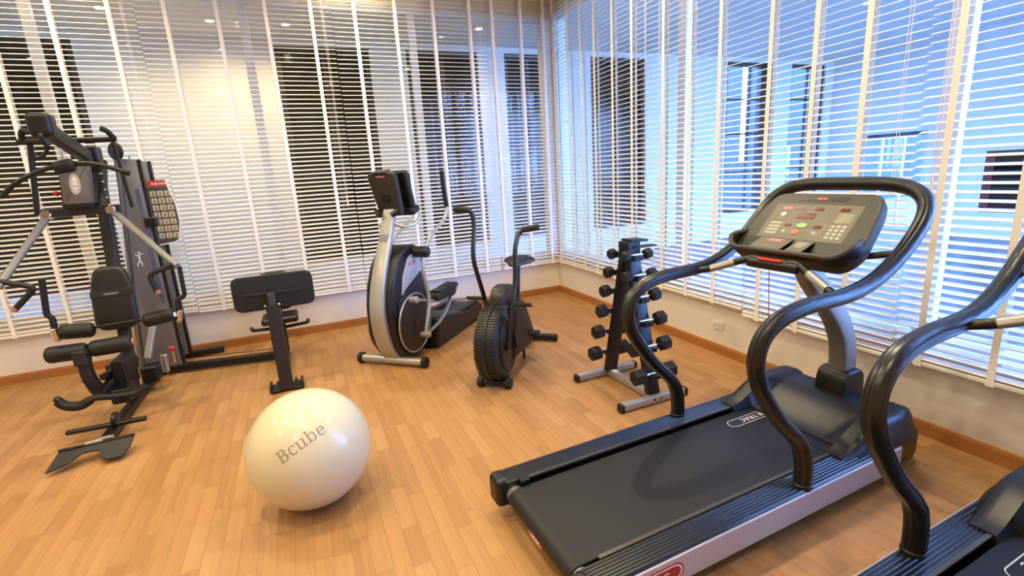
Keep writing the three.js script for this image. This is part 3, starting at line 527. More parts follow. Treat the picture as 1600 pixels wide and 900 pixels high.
// ---------- elliptical trainer: x runs from its front bar to the rear, z to its right-hand side ----------
{
  const o = thing('elliptical_trainer', 'silver and black elliptical trainer with round side cover, seen from its front', 'elliptical', [-2.70, 0, 1.585], 47 * Math.PI / 180);
  const fb = M('front_stabiliser', rod([0, 0.055, -0.33], [0, 0.055, 0.33], 0.038), mat.silver, o);
  for (const k of [-1, 1]) M('end_cap', rod([0, 0.055, k * 0.325], [0, 0.055, k * 0.37], 0.053), mat.rubber, fb);
  // silver spine, rising from the floor bar and leaning back
  const spinePts = [[0.03, 0.05, 0], [-0.07, 0.2, 0], [-0.125, 0.38, 0], [-0.135, 0.58, 0], [-0.09, 0.76, 0], [-0.005, 0.95, 0], [0.1, 1.14, 0], [0.18, 1.3, 0], [0.25, 1.44, 0]];
  const spine = M('spine', sweep(spinePts, boxProfile(0.15, 0.06, 0.018, 4), { ref: [-1, 0.4, 0], smooth: 40, scale: (t) => [1.12 - 0.3 * t, 1] }), mat.silverPaint, o);
  M('cover_strip', rb(0.03, 0.12, 0.09, 0.145, 1.19, 0, 0.01).translate(-0.05, 0, 0), mat.silver, spine);
  // body shroud between spine and flywheel
  const body = [[0.0, 0.06], [-0.1, 0.2], [-0.145, 0.4], [-0.15, 0.58], [-0.1, 0.78], [0.0, 0.97], [0.1, 1.06], [0.24, 1.11], [0.38, 1.1], [0.46, 1.02], [0.5, 0.8], [0.53, 0.5], [0.52, 0.25], [0.4, 0.08]];
  M('body_shroud', slab(outline(body.map(([x, y]) => [x + 0.03, y]), 0.06), 0.29, 0.03, 4), mat.black, o);
  const lug = [[0.0, 0.56], [0.08, 0.84], [0.2, 1.0], [0.33, 1.04], [0.42, 0.97], [0.455, 0.75], [0.46, 0.66], [0.3, 0.72], [0.12, 0.62]];
  for (const k of [-1, 1]) {
    const p = M('side_panel', slab(outline(lug, 0.03), 0.02, 0.006, 2).translate(0.02, 0, k * 0.145), mat.lilac, o);
    M('badge', badge(0.13, 0.035, 0.0012).rotateY(k > 0 ? 0 : Math.PI).rotateZ(k * 0.12).translate(0.27, 0.94, k * 0.1555), mat.logo, p);
    const tri = [[-0.05, 0.62], [0.1, 0.72], [0.4, 0.84], [0.47, 0.8], [0.5, 0.3], [0.3, 0.08], [0.05, 0.08], [-0.08, 0.3]];
    M('wheel_surround', slab(outline(tri, 0.05), 0.02, 0.006, 2).translate(0.02, 0, k * 0.149), mat.black, o);
    const ring = M('wheel_cover', disc(0.275, 0.03, 0.008, 48).translate(0.205, 0.37, k * 0.16), std('#1f1b1b', 0.4), o);
    M('silver_rim', new THREE.TorusGeometry(0.282, 0.009, 10, 60).translate(0.205, 0.37, k * 0.168), mat.silver, ring);
    M('hub_badge', slab(new THREE.Shape().absellipse(0, 0, 0.035, 0.055, 0, Math.PI * 2), 0.006, 0.001, 1).translate(0.22, 0.36, k * 0.177), mat.black, ring); M('hub_mark', card(0.012, 0.05).rotateZ(-0.3).translate(0.22, 0.36, k * 0.1808), mat.red, ring);
    M('crank', rod([0.15, 0.61, k * 0.16], [0.15, 0.61, k * 0.25], 0.034), mat.silverPaint, o);
  }
  // console on top of the spine, its screen side towards the rear
  const con = M('console', slab(outline([[-0.12, -0.2], [0.12, -0.2], [0.145, 0.19], [0.12, 0.215], [-0.12, 0.215], [-0.145, 0.19]], 0.04), 0.075, 0.02, 3), std('#2d2a27', 0.5), o);
  con.quaternion.setFromRotationMatrix(new THREE.Matrix4().makeBasis(V(0, 0, 1), V(-0.27, 0.963, 0).normalize(), V(-0.963, -0.27, 0).normalize())); con.position.set(0.235, 1.585, 0);
  M('back_boss', rod([0, -0.02, 0.03], [0, -0.02, 0.048], 0.045), mat.black, con); M('badge', badge(0.1, 0.035, 0.0012).translate(0, 0.19, 0.0365), mat.logo, con); M('top_cap', rb(0.16, 0.035, 0.085, 0, 0.205, 0, 0.012), mat.black, con);
  M('screen_housing', rb(0.36, 0.37, 0.07, 0, 0.0, -0.13, 0.03, 3), mat.black, con); M('screen', rb(0.26, 0.18, 0.004, 0, 0.05, -0.1665, 0.001), mat.darkGlass, con); M('cup_tray', rb(0.38, 0.075, 0.14, 0, -0.2, -0.13, 0.03, 3), mat.black, con);
  for (const k of [-1, 1]) { M('speaker_pod', rod([0.165, 1.4, k * 0.06], [0.2, 1.44, k * 0.12], 0.026), mat.black, o); M('fixed_grip', pipe([[0.2, 1.33, k * 0.05], [0.24, 1.28, k * 0.13], [0.36, 1.3, k * 0.2], [0.46, 1.38, k * 0.2]], 0.014, 0.05), mat.silver, o); }
  // swinging arms
  const arm = [[0.85, 1.77], [0.865, 1.58], [0.89, 1.41], [0.83, 1.31], [0.6, 1.205], [0.475, 1.15], [0.375, 1.05], [0.31, 0.94], [0.29, 0.86], [0.315, 0.72], [0.345, 0.57], [0.3, 0.44], [0.24, 0.31], [0.215, 0.25]];
  for (const k of [-1, 1]) {
    const z = k > 0 ? 0.26 : -0.2, dx = k > 0 ? 0 : 0.1;
    const a = M('swing_arm', sweep(arm.map(([x, y]) => [x + dx, y, z]), circ(0.0185, 16), { smooth: 70, ref: [0, 0, 1] }), mat.silverPaint, o);
    M('grip', sweep(arm.slice(0, 3).map(([x, y]) => [x + dx, y + 0.004, z]), circ(0.0235, 16), { smooth: 14, ref: [0, 0, 1] }), mat.foam, a);
    M('pivot', roller([0.335 + dx, 1.035, z - k * 0.12], [0.335 + dx, 1.035, z + k * 0.055], 0.054), mat.black, a);
    M('lower_joint', rod([0.215 + dx, 0.25, z - k * 0.05], [0.215 + dx, 0.25, z + k * 0.05], 0.026), mat.silverPaint, a);
    const px = k > 0 ? 0 : -0.1, py = k > 0 ? 0 : -0.12;
    const pd = M('pedal', slab(outline([[0.5, 0.0], [0.88, -0.03], [1.0, 0.06], [0.97, 0.1], [0.6, 0.085], [0.5, 0.06]], 0.025), 0.15, 0.02, 3).translate(px, 0.5 + py, k * 0.2), mat.rubber, o);
    M('tread_pad', rb(0.34, 0.012, 0.12, 0.74 + px, 0.585 + py, k * 0.2, 0.004), mat.black, pd); M('heel_badge', badge(0.08, 0.03, 0.001).rotateY(k > 0 ? 0 : Math.PI).rotateZ(0.5).translate(0.93 + px, 0.545 + py, k * 0.277), mat.logo, pd);
    M('pedal_arm', pipe([[0.15 + px, 0.61, k * 0.215], [0.55, 0.49 + py, k * 0.215], [1.25, 0.33, k * 0.2]], 0.017, 0.1), mat.silver, o);
    M('curved_link', sweep([[0.24 + dx, 0.25, z], [0.5 + dx / 2, 0.29, z], [0.75 + px, 0.4 + py / 2, k * 0.25], [0.9 + px, 0.5 + py, k * 0.22]], boxProfile(0.02, 0.035, 0.006), { smooth: 20, ref: [0, 0, 1] }), mat.silver, o);
    M('rear_wheel_track', rb(0.62, 0.03, 0.07, 1.3, 0.215, k * 0.17, 0.01), mat.steel, o);
  }
  M('rear_base', slab(outline([[0.45, 0.02], [1.58, 0.02], [1.68, 0.06], [1.62, 0.2], [1.2, 0.2], [0.85, 0.28], [0.5, 0.33]], 0.04), 0.5, 0.03, 3), mat.black, o);
  for (const k of [-1, 1]) M('rear_foot', rod([1.5, 0, k * 0.2], [1.5, 0.03, k * 0.2], 0.03), mat.rubber, o);
}

// ---------- air bike ----------
{
  const o = thing('air_bike', 'black fan exercise bike with moving handlebars and a saddle', 'exercise bike', [-2.02, 0, 2.535], 48.7 * Math.PI / 180);
  const cx = 0.085, cy = 0.355;
  M('front_stabiliser', rod([-0.03, 0.045, -0.1], [-0.03, 0.045, 0.1], 0.026), mat.black, o);
  for (const k of [-1, 1]) M('transport_wheel', rod([-0.03, 0.045, k * 0.095], [-0.03, 0.045, k * 0.145], 0.045), mat.rubber, o);
  const cage = M('fan_housing', new THREE.LatheGeometry([[0.04, -0.105], [0.2, -0.105], [0.27, -0.095], [0.3, -0.07], [0.308, 0], [0.3, 0.07], [0.27, 0.095], [0.2, 0.105], [0.04, 0.105]].map(([a, b]) => new THREE.Vector2(a, b)), 64).rotateX(Math.PI / 2).translate(cx, cy, 0), std('#141416', 0.5), o);
  for (let i = 0; i < 40; i++) {       // cooling ribs across the rim
    const t = (95 + i * 4.6) * Math.PI / 180, b = Math.abs(i - 20) % 7 === 0;
    for (const k of [-1, 1]) { const m = M('vent_rib', rb(0.0055, b ? 0.02 : 0.012, 0.075, 0, 0, 0, 0.0015, 1), mat.black, cage); m.position.set(cx + 0.306 * Math.cos(t), cy + 0.306 * Math.sin(t), k * 0.048); m.rotation.z = t + 0.0; }
  }
  M('rim_band', new THREE.TorusGeometry(0.31, 0.012, 8, 72).scale(1, 1, 1.2).translate(cx, cy, 0), mat.black, cage);
  for (const k of [-1, 1]) { const s = M('side_disc', disc(0.22, 0.02, 0.006, 40).translate(cx, cy, k * 0.108), mat.black, o); for (let i = 0; i < 5; i++) M('grille_ring', new THREE.TorusGeometry(0.06 + i * 0.036, 0.003, 6, 40).translate(cx, cy, k * 0.119), mat.steel, s); }
  M('top_cover', slab(outline([[0.12, 0.62], [0.46, 0.6], [0.44, 0.76], [0.36, 0.79], [0.22, 0.79], [0.16, 0.74]], 0.03), 0.13, 0.02, 3), mat.black, o);
  M('frame_cover', slab(outline([[0.25, 0.2], [0.72, 0.12], [0.8, 0.2], [0.74, 0.46], [0.5, 0.64], [0.25, 0.62]], 0.04), 0.1, 0.02, 3), std('#1d1816', 0.45), o);
  M('chain_guard', slab(outline([[0.12, 0.2], [0.66, 0.16], [0.74, 0.26], [0.5, 0.6], [0.36, 0.66], [0.28, 0.62]], 0.04), 0.018, 0.006, 2).translate(0, 0, 0.125), std('#0d0b0a', 0.5), o);
  M('main_beam', sweep([[0.0, 0.09, 0], [0.5, 0.1, 0], [1.13, 0.07, 0]], boxProfile(0.06, 0.06, 0.01), { ref: [0, 1, 0] }), mat.black, o);
  const rs = M('rear_stabiliser', rb(0.065, 0.055, 0.5, 1.13, 0.045, 0, 0.008), mat.black, o); for (const k of [-1, 1]) M('end_cap', rb(0.072, 0.062, 0.03, 1.13, 0.04, k * 0.25, 0.008), mat.rubber, rs);
  M('seat_post', sweep([[0.64, 0.2, 0], [0.7, 0.55, 0], [0.765, 0.86, 0]], boxProfile(0.045, 0.045, 0.006), { ref: [0, 0, 1] }), mat.black, o); M('post_clamp', rb(0.06, 0.06, 0.06, 0.7, 0.55, 0, 0.01), mat.steel, o);
  { // saddle
    const g = new THREE.SphereGeometry(1, 40, 24), p = g.attributes.position;
    for (let i = 0; i < p.count; i++) { const x = p.getX(i), y = p.getY(i), z = p.getZ(i), w = 0.14 * (0.5 + 0.5 / (1 + Math.exp(-7 * (x - 0.05)))) ; p.setXYZ(i, x * 0.16, (y > 0 ? y * 0.06 : y * 0.024) + 0.01 * x, z * w * 1.25); }
    g.computeVertexNormals(); M('saddle', g.translate(0.79, 0.895, 0), mat.vinyl, o);
  }
  for (const k of [-1, 1]) {
    const L = k < 0, z = k * 0.175;
    const path = L ? [[0.33, 0.4, -0.15], [0.33, 0.69, z - 0.01], [0.175, 1.04, z - 0.02], [0.27, 1.33, z - 0.02], [0.245, 1.435, z - 0.03], [0.21, 1.45, z - 0.17]] : [[-0.05, 0.34, 0.14], [0.02, 0.72, z + 0.01], [0.085, 0.88, z + 0.02], [0.115, 1.13, z + 0.02], [0.19, 1.265, z + 0.04], [0.22, 1.285, z + 0.2]];
    const h = M('swing_handle', sweep(bend(path, [0.06, 0.1, 0.1, 0.06]), circ(0.0195, 16), {}), mat.blackGloss, o);
    const e = path[5].map((v, i) => v), s = path[4].map((v, i) => v + (e[i] - v) * 0.12);
    M('hand_grip', rod(s, e, 0.0245), mat.foam, h);
    const py = L ? 0.69 : 0.72, pxx = L ? 0.3 : 0.02; M('foot_peg', rod([pxx, py - 0.02, z], [pxx, py - 0.02, z + k * 0.16], 0.016), mat.rubber, o);
    M('lever_link', beam([pxx, py - 0.04, k * 0.15], [L ? 0.35 : 0.14, 0.3, k * 0.145], 0.016, 0.04, [0, 0, 1]), mat.steel, o);
    M('crank_arm', beam([0.47, 0.3, k * 0.08], [0.47 + k * 0.16, 0.3 - k * 0.04, k * 0.11], 0.016, 0.03, [0, 0, 1]), mat.steel, o);
    M('pedal', rb(0.1, 0.025, 0.09, 0.47 + k * 0.16, 0.3 - k * 0.04, k * 0.17, 0.008), mat.rubber, o);
  }
  M('level_foot', rod([0.62, 0, 0.06], [0.62, 0.12, 0.06], 0.012), mat.black, o);
}

// ---------- multi gym with leg press, written in room coordinates ----------
{
  const B = [-4.8, 0, 1.2], o = thing('multi_gym', 'dark grey and black multi gym with weight tower, press arms, seat and leg press station', 'gym machine', B);
  const P = (name, g, m, parent = o) => M(name, g.translate(-B[0], 0, -B[2]), m, parent);
  const X0 = -4.8, mir = (f) => [-1, 1].map((k) => f(k));
  // floor frame
  P('rear_foot', rb(1.05, 0.06, 0.07, -4.8, 0.04, 0.15, 0.01), mat.black);
  P('floor_rail', rb(0.07, 0.06, 1.95, X0, 0.045, 1.12, 0.01), mat.black);
  P('cross_beam', beam([-4.85, 0.055, 0.56], [-3.64, 0.055, 0.8], 0.065, 0.075, [0, 1, 0]), mat.black);
  P('cable', rod([-4.7, 0.13, 0.57], [-3.7, 0.12, 0.77], 0.004, 0.004, 8), mat.black);
  // weight tower: a tapering grey shroud with dark edges
  {
    const s = outline([[-4.93, 0.1], [-4.57, 0.08], [-4.565, 2.03], [-4.72, 2.05]], 0.02);
    const sh = P('weight_shroud', slab(s, 0.035, 0.008, 2).translate(0, 0, 0.62), mat.shroud);
    P('rear_shroud', slab(s, 0.035, 0.008, 2).translate(0, 0, 0.28), mat.shroud, sh);
    P('edge_trim', beam([-4.555, 0.07, 0.62], [-4.55, 2.03, 0.62], 0.05, 0.022, [1, 0, 0]), mat.black, sh);
    P('edge_trim', beam([-4.555, 0.07, 0.28], [-4.55, 2.03, 0.28], 0.05, 0.022, [1, 0, 0]), mat.black, sh);
    P('sight_strip', rb(0.032, 1.05, 0.006, -4.61, 1.25, 0.641, 0.002).rotateZ(0), mat.blueStrip, sh);
    // small white figure emblem: a running man with raised arms
    const q = pixel(218, 405, 'z', 0.645), fig = [];
    const L = (x0, y0, x1, y1, w = 0.012) => fig.push(beam([q.x + x0, q.y + y0, 0.643], [q.x + x1, q.y + y1, 0.643], w, 0.004, [0, 0, 1]));
    L(0, -0.015, 0.003, 0.042, 0.013); L(0.003, 0.04, -0.018, 0.03, 0.006); L(-0.018, 0.03, -0.022, 0.055, 0.006); L(0.003, 0.04, 0.035, 0.046, 0.007); L(0, -0.015, -0.018, -0.04, 0.009); L(-0.018, -0.04, -0.024, -0.066, 0.007); L(0, -0.015, 0.014, -0.042, 0.009); L(0.014, -0.042, 0.01, -0.066, 0.007); fig.push(new THREE.SphereGeometry(0.0085, 10, 8).translate(q.x + 0.006, q.y + 0.058, 0.643));
    P('emblem', join(fig), mat.white, sh);
    for (let i = 0; i < 12; i++) P('weight_plate', rb(0.2, 0.04, 0.13, -4.74, 0.2 + i * 0.045, 0.45, 0.005), mat.steel, sh);
    for (const k of [-0.06, 0.06]) P('guide_rod', rod([-4.74 + k, 0.08, 0.45], [-4.69 + k * 0.6, 2.08, 0.45], 0.011), mat.chrome, sh);
  }
  // main upright leaning back, and lat tower
  P('main_upright', sweep([[X0, 0.1, 1.3], [X0, 0.5, 1.19], [X0, 1.2, 1.02], [X0 + 0.01, 2.06, 0.86]], boxProfile(0.085, 0.075, 0.01), { ref: [0, 0, 1], smooth: 18 }), mat.steel);
  const wheel = P('top_pulley', disc(0.075, 0.03, 0.006, 32).rotateY(Math.PI / 2).rotateY(0.9).translate(-4.68, 2.1, 0.72), mat.black);
  P('pulley_pin', rod([-4.69, 2.1, 0.7], [-4.67, 2.1, 0.76], 0.012), mat.chrome, wheel);
  P('boom_base', rb(0.12, 0.2, 0.14, -4.76, 2.02, 1.06, 0.015), mat.black);
  const boom = P('lat_boom', beam([-4.765, 2.0, 1.0], [-4.755, 2.19, 1.83], 0.075, 0.1, [0, 1, 0]), std('#232322', 0.5, 0.2));
  P('boom_cap', rb(0.13, 0.15, 0.12, -4.755, 2.2, 1.83, 0.03, 3), mat.black, boom);
  P('end_pulley', disc(0.055, 0.028, 0.005, 28).rotateY(Math.PI / 2).translate(-4.755, 2.12, 1.84), mat.black, boom);
  for (let i = 0; i < 7; i++) P('chain_link', new THREE.TorusGeometry(0.0095, 0.0028, 6, 12).rotateY(i % 2 ? 1.57 : 0).translate(-4.755, 2.06 - i * 0.0155, 1.64), mat.chrome, boom);
  for (const [a, b] of [[[-4.655, 2.06, 0.74], [-4.86, 0.1, 0.75]], [[-4.69, 2.06, 0.76], [-4.83, 0.12, 0.78]]]) P('cable', rod(a, b, 0.004, 0.004, 8), mat.black);
  // lat bar hanging under the boom
  const latPts = [[20, 290], [60, 268], [100, 258], [150, 257], [197, 269]].map(([x, y]) => pixel(x, y, 'z', 1.64));
  latPts.unshift(latPts[0].clone().add(V(-0.07, -0.07, 0))); latPts[0].add(V(0, 0, 0));
  const lat = P('lat_bar', sweep(latPts, circ(0.0165, 14), { smooth: 40 }), mat.black);
  P('bar_collar', roller(pixel(84, 263, 'z', 1.64).toArray(), pixel(117, 257, 'z', 1.64).toArray(), 0.045), mat.rubber, lat);
  P('bar_end', roller(latPts[5].clone().add(V(-0.02, 0.005, 0)).toArray(), latPts[5].clone().add(V(0.025, -0.006, 0)).toArray(), 0.024), mat.black, lat);
  // butterfly frame: top axle, hanging rods, cross member, cover box
  const zA = 1.3, top = P('top_axle', rod([-5.1, 2.145, zA], [-4.51, 2.15, zA], 0.021), mat.black);
  mir((k) => P('axle_peg', pipe([[X0 + k * 0.27 + (k > 0 ? 0.01 : -0.0), 2.15, zA], [X0 + k * 0.25, 2.21, zA + 0.03], [X0 + k * 0.22, 2.225, zA + 0.05]], 0.02, 0.03), mat.rubber, top));
  P('side_rod', rod([-5.03, 2.13, zA], [-5.1, 1.62, zA], 0.018), mat.black); P('side_rod', rod([-4.535, 2.14, zA], [-4.51, 1.63, zA], 0.013), mat.black);
  P('short_strut', pipe([[-4.93, 2.14, zA], [-4.95, 2.06, zA], [-5.02, 2.02, zA], [-5.03, 2.08, zA]], 0.013, 0.03), mat.black);
  P('cross_member', rb(0.5, 0.065, 0.07, -4.83, 1.63, zA, 0.01), mat.steel);
  P('frame_side', beam([-4.92, 1.62, zA], [-4.9, 1.95, zA - 0.05], 0.04, 0.05, [0, 0, 1]), mat.steel); P('frame_side', beam([-4.7, 1.62, zA], [-4.66, 2.0, zA - 0.12], 0.05, 0.06, [0, 0, 1]), mat.black);
  {
    const cv = P('cover_box', slab(outline([[-4.905, 1.68], [-4.735, 1.68], [-4.705, 1.96], [-4.88, 1.965]], 0.012), 0.09, 0.012, 2).translate(0, 0, zA + 0.04), std('#6a665f', 0.5, 0.2));
    P('box_foot', rb(0.19, 0.035, 0.11, -4.82, 1.672, zA + 0.03, 0.006), mat.black, cv);
    const oval = canvasTex(128, 256, (g, w, h) => { g.fillStyle = '#d9dcd4'; g.fillRect(0, 0, w, h); g.strokeStyle = '#8d9388'; g.lineWidth = 9; g.beginPath(); g.ellipse(64, 128, 48, 108, 0, 0, 7); g.stroke(); g.fillStyle = '#f4f5f0'; g.beginPath(); g.arc(60, 70, 24, 0, 7); g.fill(); g.fillRect(48, 100, 30, 80); g.fillStyle = '#7c8277'; g.fillRect(40, 150, 48, 12); });
    const og = new THREE.ShapeGeometry(new THREE.Shape().absellipse(0, 0, 0.034, 0.075, 0, Math.PI * 2), 24), pp = og.attributes.position, uu = og.attributes.uv; for (let i = 0; i < pp.count; i++) uu.setXY(i, pp.getX(i) / 0.068 + 0.5, pp.getY(i) / 0.15 + 0.5);
    P('oval_badge', og.rotateZ(-0.1).translate(-4.805, 1.83, zA + 0.0862), std('#ffffff', 0.3, 0.3, { map: oval }), cv);
    P('red_knob', new THREE.SphereGeometry(0.02, 14, 10).translate(-4.955, 1.77, zA), mat.red);
    for (let i = 0; i < 5; i++) P('bolt', rod([-4.66, 1.66 + i * 0.06, zA + 0.0], [-4.65, 1.66 + i * 0.06, zA + 0.02], 0.008), mat.chrome);
  }
  // silver press arms and their padded handles
  {
    const aL = pixel(75, 337, 'z', zA), bL = pixel(-4, 450, 'z', 1.7), aR = pixel(175, 329, 'z', zA), bR = pixel(277, 416, 'z', 1.66);
    const armGrey = std('#7f7d79', 0.38, 0.4), l = P('press_arm', rod(aL, bL, 0.025), armGrey), r = P('press_arm', rod(aR, bR, 0.025), armGrey);
    for (const [q, m] of [[aL, l], [aR, r]]) P('pivot_cap', rod([q.x, q.y, q.z - 0.03], [q.x, q.y + 0.01, q.z + 0.045], 0.034), mat.chrome, m);
    const z = 1.68, pz = (x, y, zz = z) => pixel(x, y, 'z', zz);
    P('press_handle', sweep(bend([pz(0, 440), pz(56, 449), pz(24, 483)], 0.05), circ(0.02, 14)), mat.foam, l); P('handle_tip', rod(pz(26, 480), pz(22, 486), 0.0205), mat.copper, l);
    P('press_handle', sweep(bend([pz(270, 414), pz(232, 429), pz(246, 456)], 0.05), circ(0.02, 14)), mat.foam, r); P('handle_tip', rod(pz(245, 453), pz(248, 459), 0.0205), mat.copper, r);
    // lower arms: vertical handles, clamps, foam rollers on one axle
    const ax = P('roller_axle', rod(pz(92, 520, 1.45), pz(284, 490, 1.45), 0.011), mat.black);
    P('forearm_roller', roller(pz(93, 519, 1.45), pz(148, 515, 1.45), 0.058), mat.foam, ax); P('forearm_roller', roller(pz(224, 502, 1.45), pz(274, 490, 1.45), 0.055), mat.foam, ax);
    P('roller_disc', rod(pz(272, 490.5, 1.45).add(V(0, 0, 0.02)), pz(274, 490.2, 1.45).add(V(0.004, 0, 0.024)), 0.02), mat.white, ax);
    P('clamp', rod(pz(84, 513, 1.45), pz(91, 533, 1.45), 0.026), mat.chrome, ax); P('clamp', rod(pz(281, 485, 1.45), pz(280, 503, 1.45), 0.022), mat.chrome, ax);
    P('side_handle', sweep(bend([pz(65, 436, 1.45), pz(73, 492, 1.45), pz(82, 497, 1.45), pz(86, 518, 1.45)], 0.03), circ(0.021, 14)), mat.foam, ax);
    P('side_handle', sweep(bend([pz(280, 416, 1.45), pz(289, 463, 1.45), pz(276, 468, 1.45), pz(279, 492, 1.45)], 0.03), circ(0.017, 14)), mat.foam, ax);
  }
  // seat back
  {
    const bp = P('back_pad', slab(outline([[-0.1, 0.25], [0.1, 0.25], [0.145, 0.08], [0.15, -0.22], [0.1, -0.27], [-0.1, -0.27], [-0.15, -0.22], [-0.145, 0.08]], 0.06), 0.075, 0.028, 4).rotateX(-0.2).translate(-4.81, 0.92, 1.17), mat.vinyl);
    const tx = canvasTex(256, 48, (g, w, h) => { g.fillStyle = '#24211f'; g.fillRect(0, 0, w, h); g.fillStyle = '#6d665e'; g.fillRect(14, 6, 228, 22); g.fillStyle = '#9a8f90'; g.fillRect(34, 32, 188, 12); });
    P('stitched_band', slab(rrect(0.285, 0.055, 0.008), 0.006, 0.002, 1).rotateX(-0.2).translate(-4.81, 0.955, 1.2035), std('#141312', 0.6), bp); P('pad_print', card(0.12, 0.022, 0.001).rotateX(-0.2).translate(-4.812, 0.957, 1.208), std('#ffffff', 0.6, 0, { map: tx }), bp);
  }
  // leg extension: upper roller pair, yoke, curved lower arm, bent lower bar
  {
    const pz = (x, y, z = 1.6) => pixel(x, y, 'z', z);
    const yk = P('leg_arm', sweep([pz(132, 545, 1.62), pz(134, 575, 1.62), pz(146, 600, 1.6), pz(160, 612, 1.55), pz(185, 590, 1.4)], boxProfile(0.08, 0.07, 0.01), { smooth: 26, ref: [1, 0, 0] }), mat.steel);
    P('thigh_roller', roller(pz(71, 556), pz(138, 547), 0.062), mat.foam, yk); P('thigh_roller', roller(pz(140, 546), pz(208, 534), 0.062), mat.foam, yk);
    P('roller_cap', rod(pz(206, 534.5), pz(211, 533.5), 0.036), mat.copper, yk); P('yoke', rb(0.085, 0.11, 0.07, pz(132, 555).x, pz(132, 555).y, 1.665, 0.01), mat.steel, yk);
    P('support_strut', beam(pz(160, 590, 1.5), pz(212, 560, 1.2), 0.05, 0.05, [0, 1, 0]), mat.steel); P('seat_bracket', rb(0.1, 0.26, 0.28, X0, 0.33, 1.36, 0.02), mat.black); P('knee_block', rb(0.13, 0.12, 0.2, X0, 0.2, 1.5, 0.02), mat.black);
    P('lower_beam', beam(pz(158, 618, 1.62), pz(208, 566, 1.2), 0.075, 0.09, [0, 1, 0]), mat.black); P('pulley_housing', rb(0.13, 0.15, 0.16, X0 + 0.07, 0.17, 1.0, 0.02), mat.black); P('adjuster_pin', rod(pz(128, 597, 1.6), pz(140, 594, 1.6), 0.006), mat.black);
    const low = P('ankle_bar', sweep([pz(90, 627, 1.75), pz(102, 634, 1.75), pz(125, 634, 1.75), pz(148, 622, 1.75), pz(180, 619, 1.72), pz(214, 613, 1.7), pz(230, 603, 1.7)], circ(0.024, 14), { smooth: 40, scale: (t) => t < 0.4 ? 1.45 - 0.6 * Math.abs(t - 0.17) : 1.0 }), mat.rubber);
    P('bar_knob', new THREE.SphereGeometry(0.026, 14, 10).translate(...pz(90, 625, 1.75).toArray()), mat.black, low);
    P('silver_strut', rod(pz(231, 560, 0.95), pz(240, 505, 0.85), 0.03), mat.silverPaint);
    const cap = P('blue_pulley', rod([-4.66, 0.1, 0.83], [-4.655, 0.27, 0.83], 0.03), mat.silver); P('red_cap', rod([-4.6, 0.27, 0.75], [-4.6, 0.31, 0.75], 0.026, 0.03), mat.redPlastic, cap); P('cap_stem', rod([-4.6, 0.15, 0.75], [-4.6, 0.28, 0.75], 0.014), mat.chrome, cap);
    P('low_pulley', disc(0.055, 0.03, 0.005, 28).rotateY(Math.PI / 2).translate(X0 + 0.02, 0.12, 1.85), mat.black);
  }
  // low-row bar hooked on its chain, and the footplates
  {
    const bar = P('row_bar', rod([-5.07, 0.095, 1.86], [-4.58, 0.1, 1.9], 0.019), mat.black);
    for (let i = 0; i < 6; i++) P('chain_link', new THREE.TorusGeometry(0.011, 0.0032, 6, 12).rotateY(i % 2 ? 1.57 : 0).rotateX(0.6).translate(X0 + 0.02, 0.12 + (i % 2) * 0.012, 1.8 + i * 0.012), mat.chrome, bar);
    P('swivel', rod([X0 - 0.04, 0.075, 2.06], [X0 + 0.06, 0.08, 2.07], 0.016), mat.silver);
    const fp = P('footplate', slab(outline([[-5.0, 0], [-4.585, 0], [-4.6, -0.1], [-4.64, -0.155], [-4.74, -0.15], [-4.77, -0.06], [-4.86, -0.055], [-4.93, -0.12], [-5.04, -0.16]], 0.014), 0.012, 0.003, 1).rotateX(-Math.PI / 2).rotateX(0.45), std('#1c1b18', 0.55));
    fp.position.set(0, 0.1, 2.19); fp.geometry.translate(0, 0, B[2]); fp.position.z = 2.19 - B[2];
    P('plate_edge', rod([-5.0, 0.105, 2.19], [-4.585, 0.105, 2.18], 0.013), mat.black); P('plate_hinge', rod([-4.86, 0.112, 2.18], [-4.76, 0.112, 2.178], 0.017), mat.silver); P('plate_stem', beam([X0, 0.05, 2.05], [X0 - 0.01, 0.09, 2.19], 0.04, 0.03, [0, 1, 0]), mat.black);
  }
  // exercise chart on its bracket
  {
    const chart = canvasTex(512, 1024, (g, w, h) => {
      g.fillStyle = '#4e4a40'; g.fillRect(0, 0, w, h); g.fillStyle = '#c2452f'; g.fillRect(0, 0, w, 100); g.fillStyle = '#f2e8d8'; g.font = 'italic bold 54px sans-serif'; g.textAlign = 'center'; g.fillText('Body-Solid', w / 2, 68);
      for (let r = 0; r < 7; r++) for (let c = 0; c < 3; c++) { const x = 62 + c * 138, y = 165 + r * 112; g.fillStyle = '#cfc39d'; g.fillRect(x, y, 112, 84); g.fillStyle = (r * 3 + c) % 4 ? '#6f6450' : '#8d3b2c'; g.beginPath(); g.arc(x + 50, y + 24, 11, 0, 7); g.fill(); g.fillRect(x + 40, y + 34, 24, 30); g.fillRect(x + 20, y + 60, 60, 10); g.fillStyle = '#50493c'; g.fillRect(x + 76, y + 12, 8, 62); }
    });
    const q = (x, y) => pixel(x, y, 'z', 0.36), pts = [[224, 283], [258, 281], [262, 292], [274, 318], [281, 345], [281, 372], [276, 378], [250, 383]].map(([x, y]) => { const p = q(x, y); return [p.x, p.y]; });
    const lx = Math.min(...pts.map((p) => p[0])), hx = Math.max(...pts.map((p) => p[0])), ly = Math.min(...pts.map((p) => p[1])), hy = Math.max(...pts.map((p) => p[1]));
    const g = new THREE.ExtrudeGeometry(outline(pts.slice().reverse()), { depth: 0.004, bevelEnabled: false }), gp = g.attributes.position, gu = g.attributes.uv;
    for (let i = 0; i < gp.count; i++) gu.setXY(i, (gp.getX(i) - lx) / (hx - lx), (gp.getY(i) - ly) / (hy - ly));
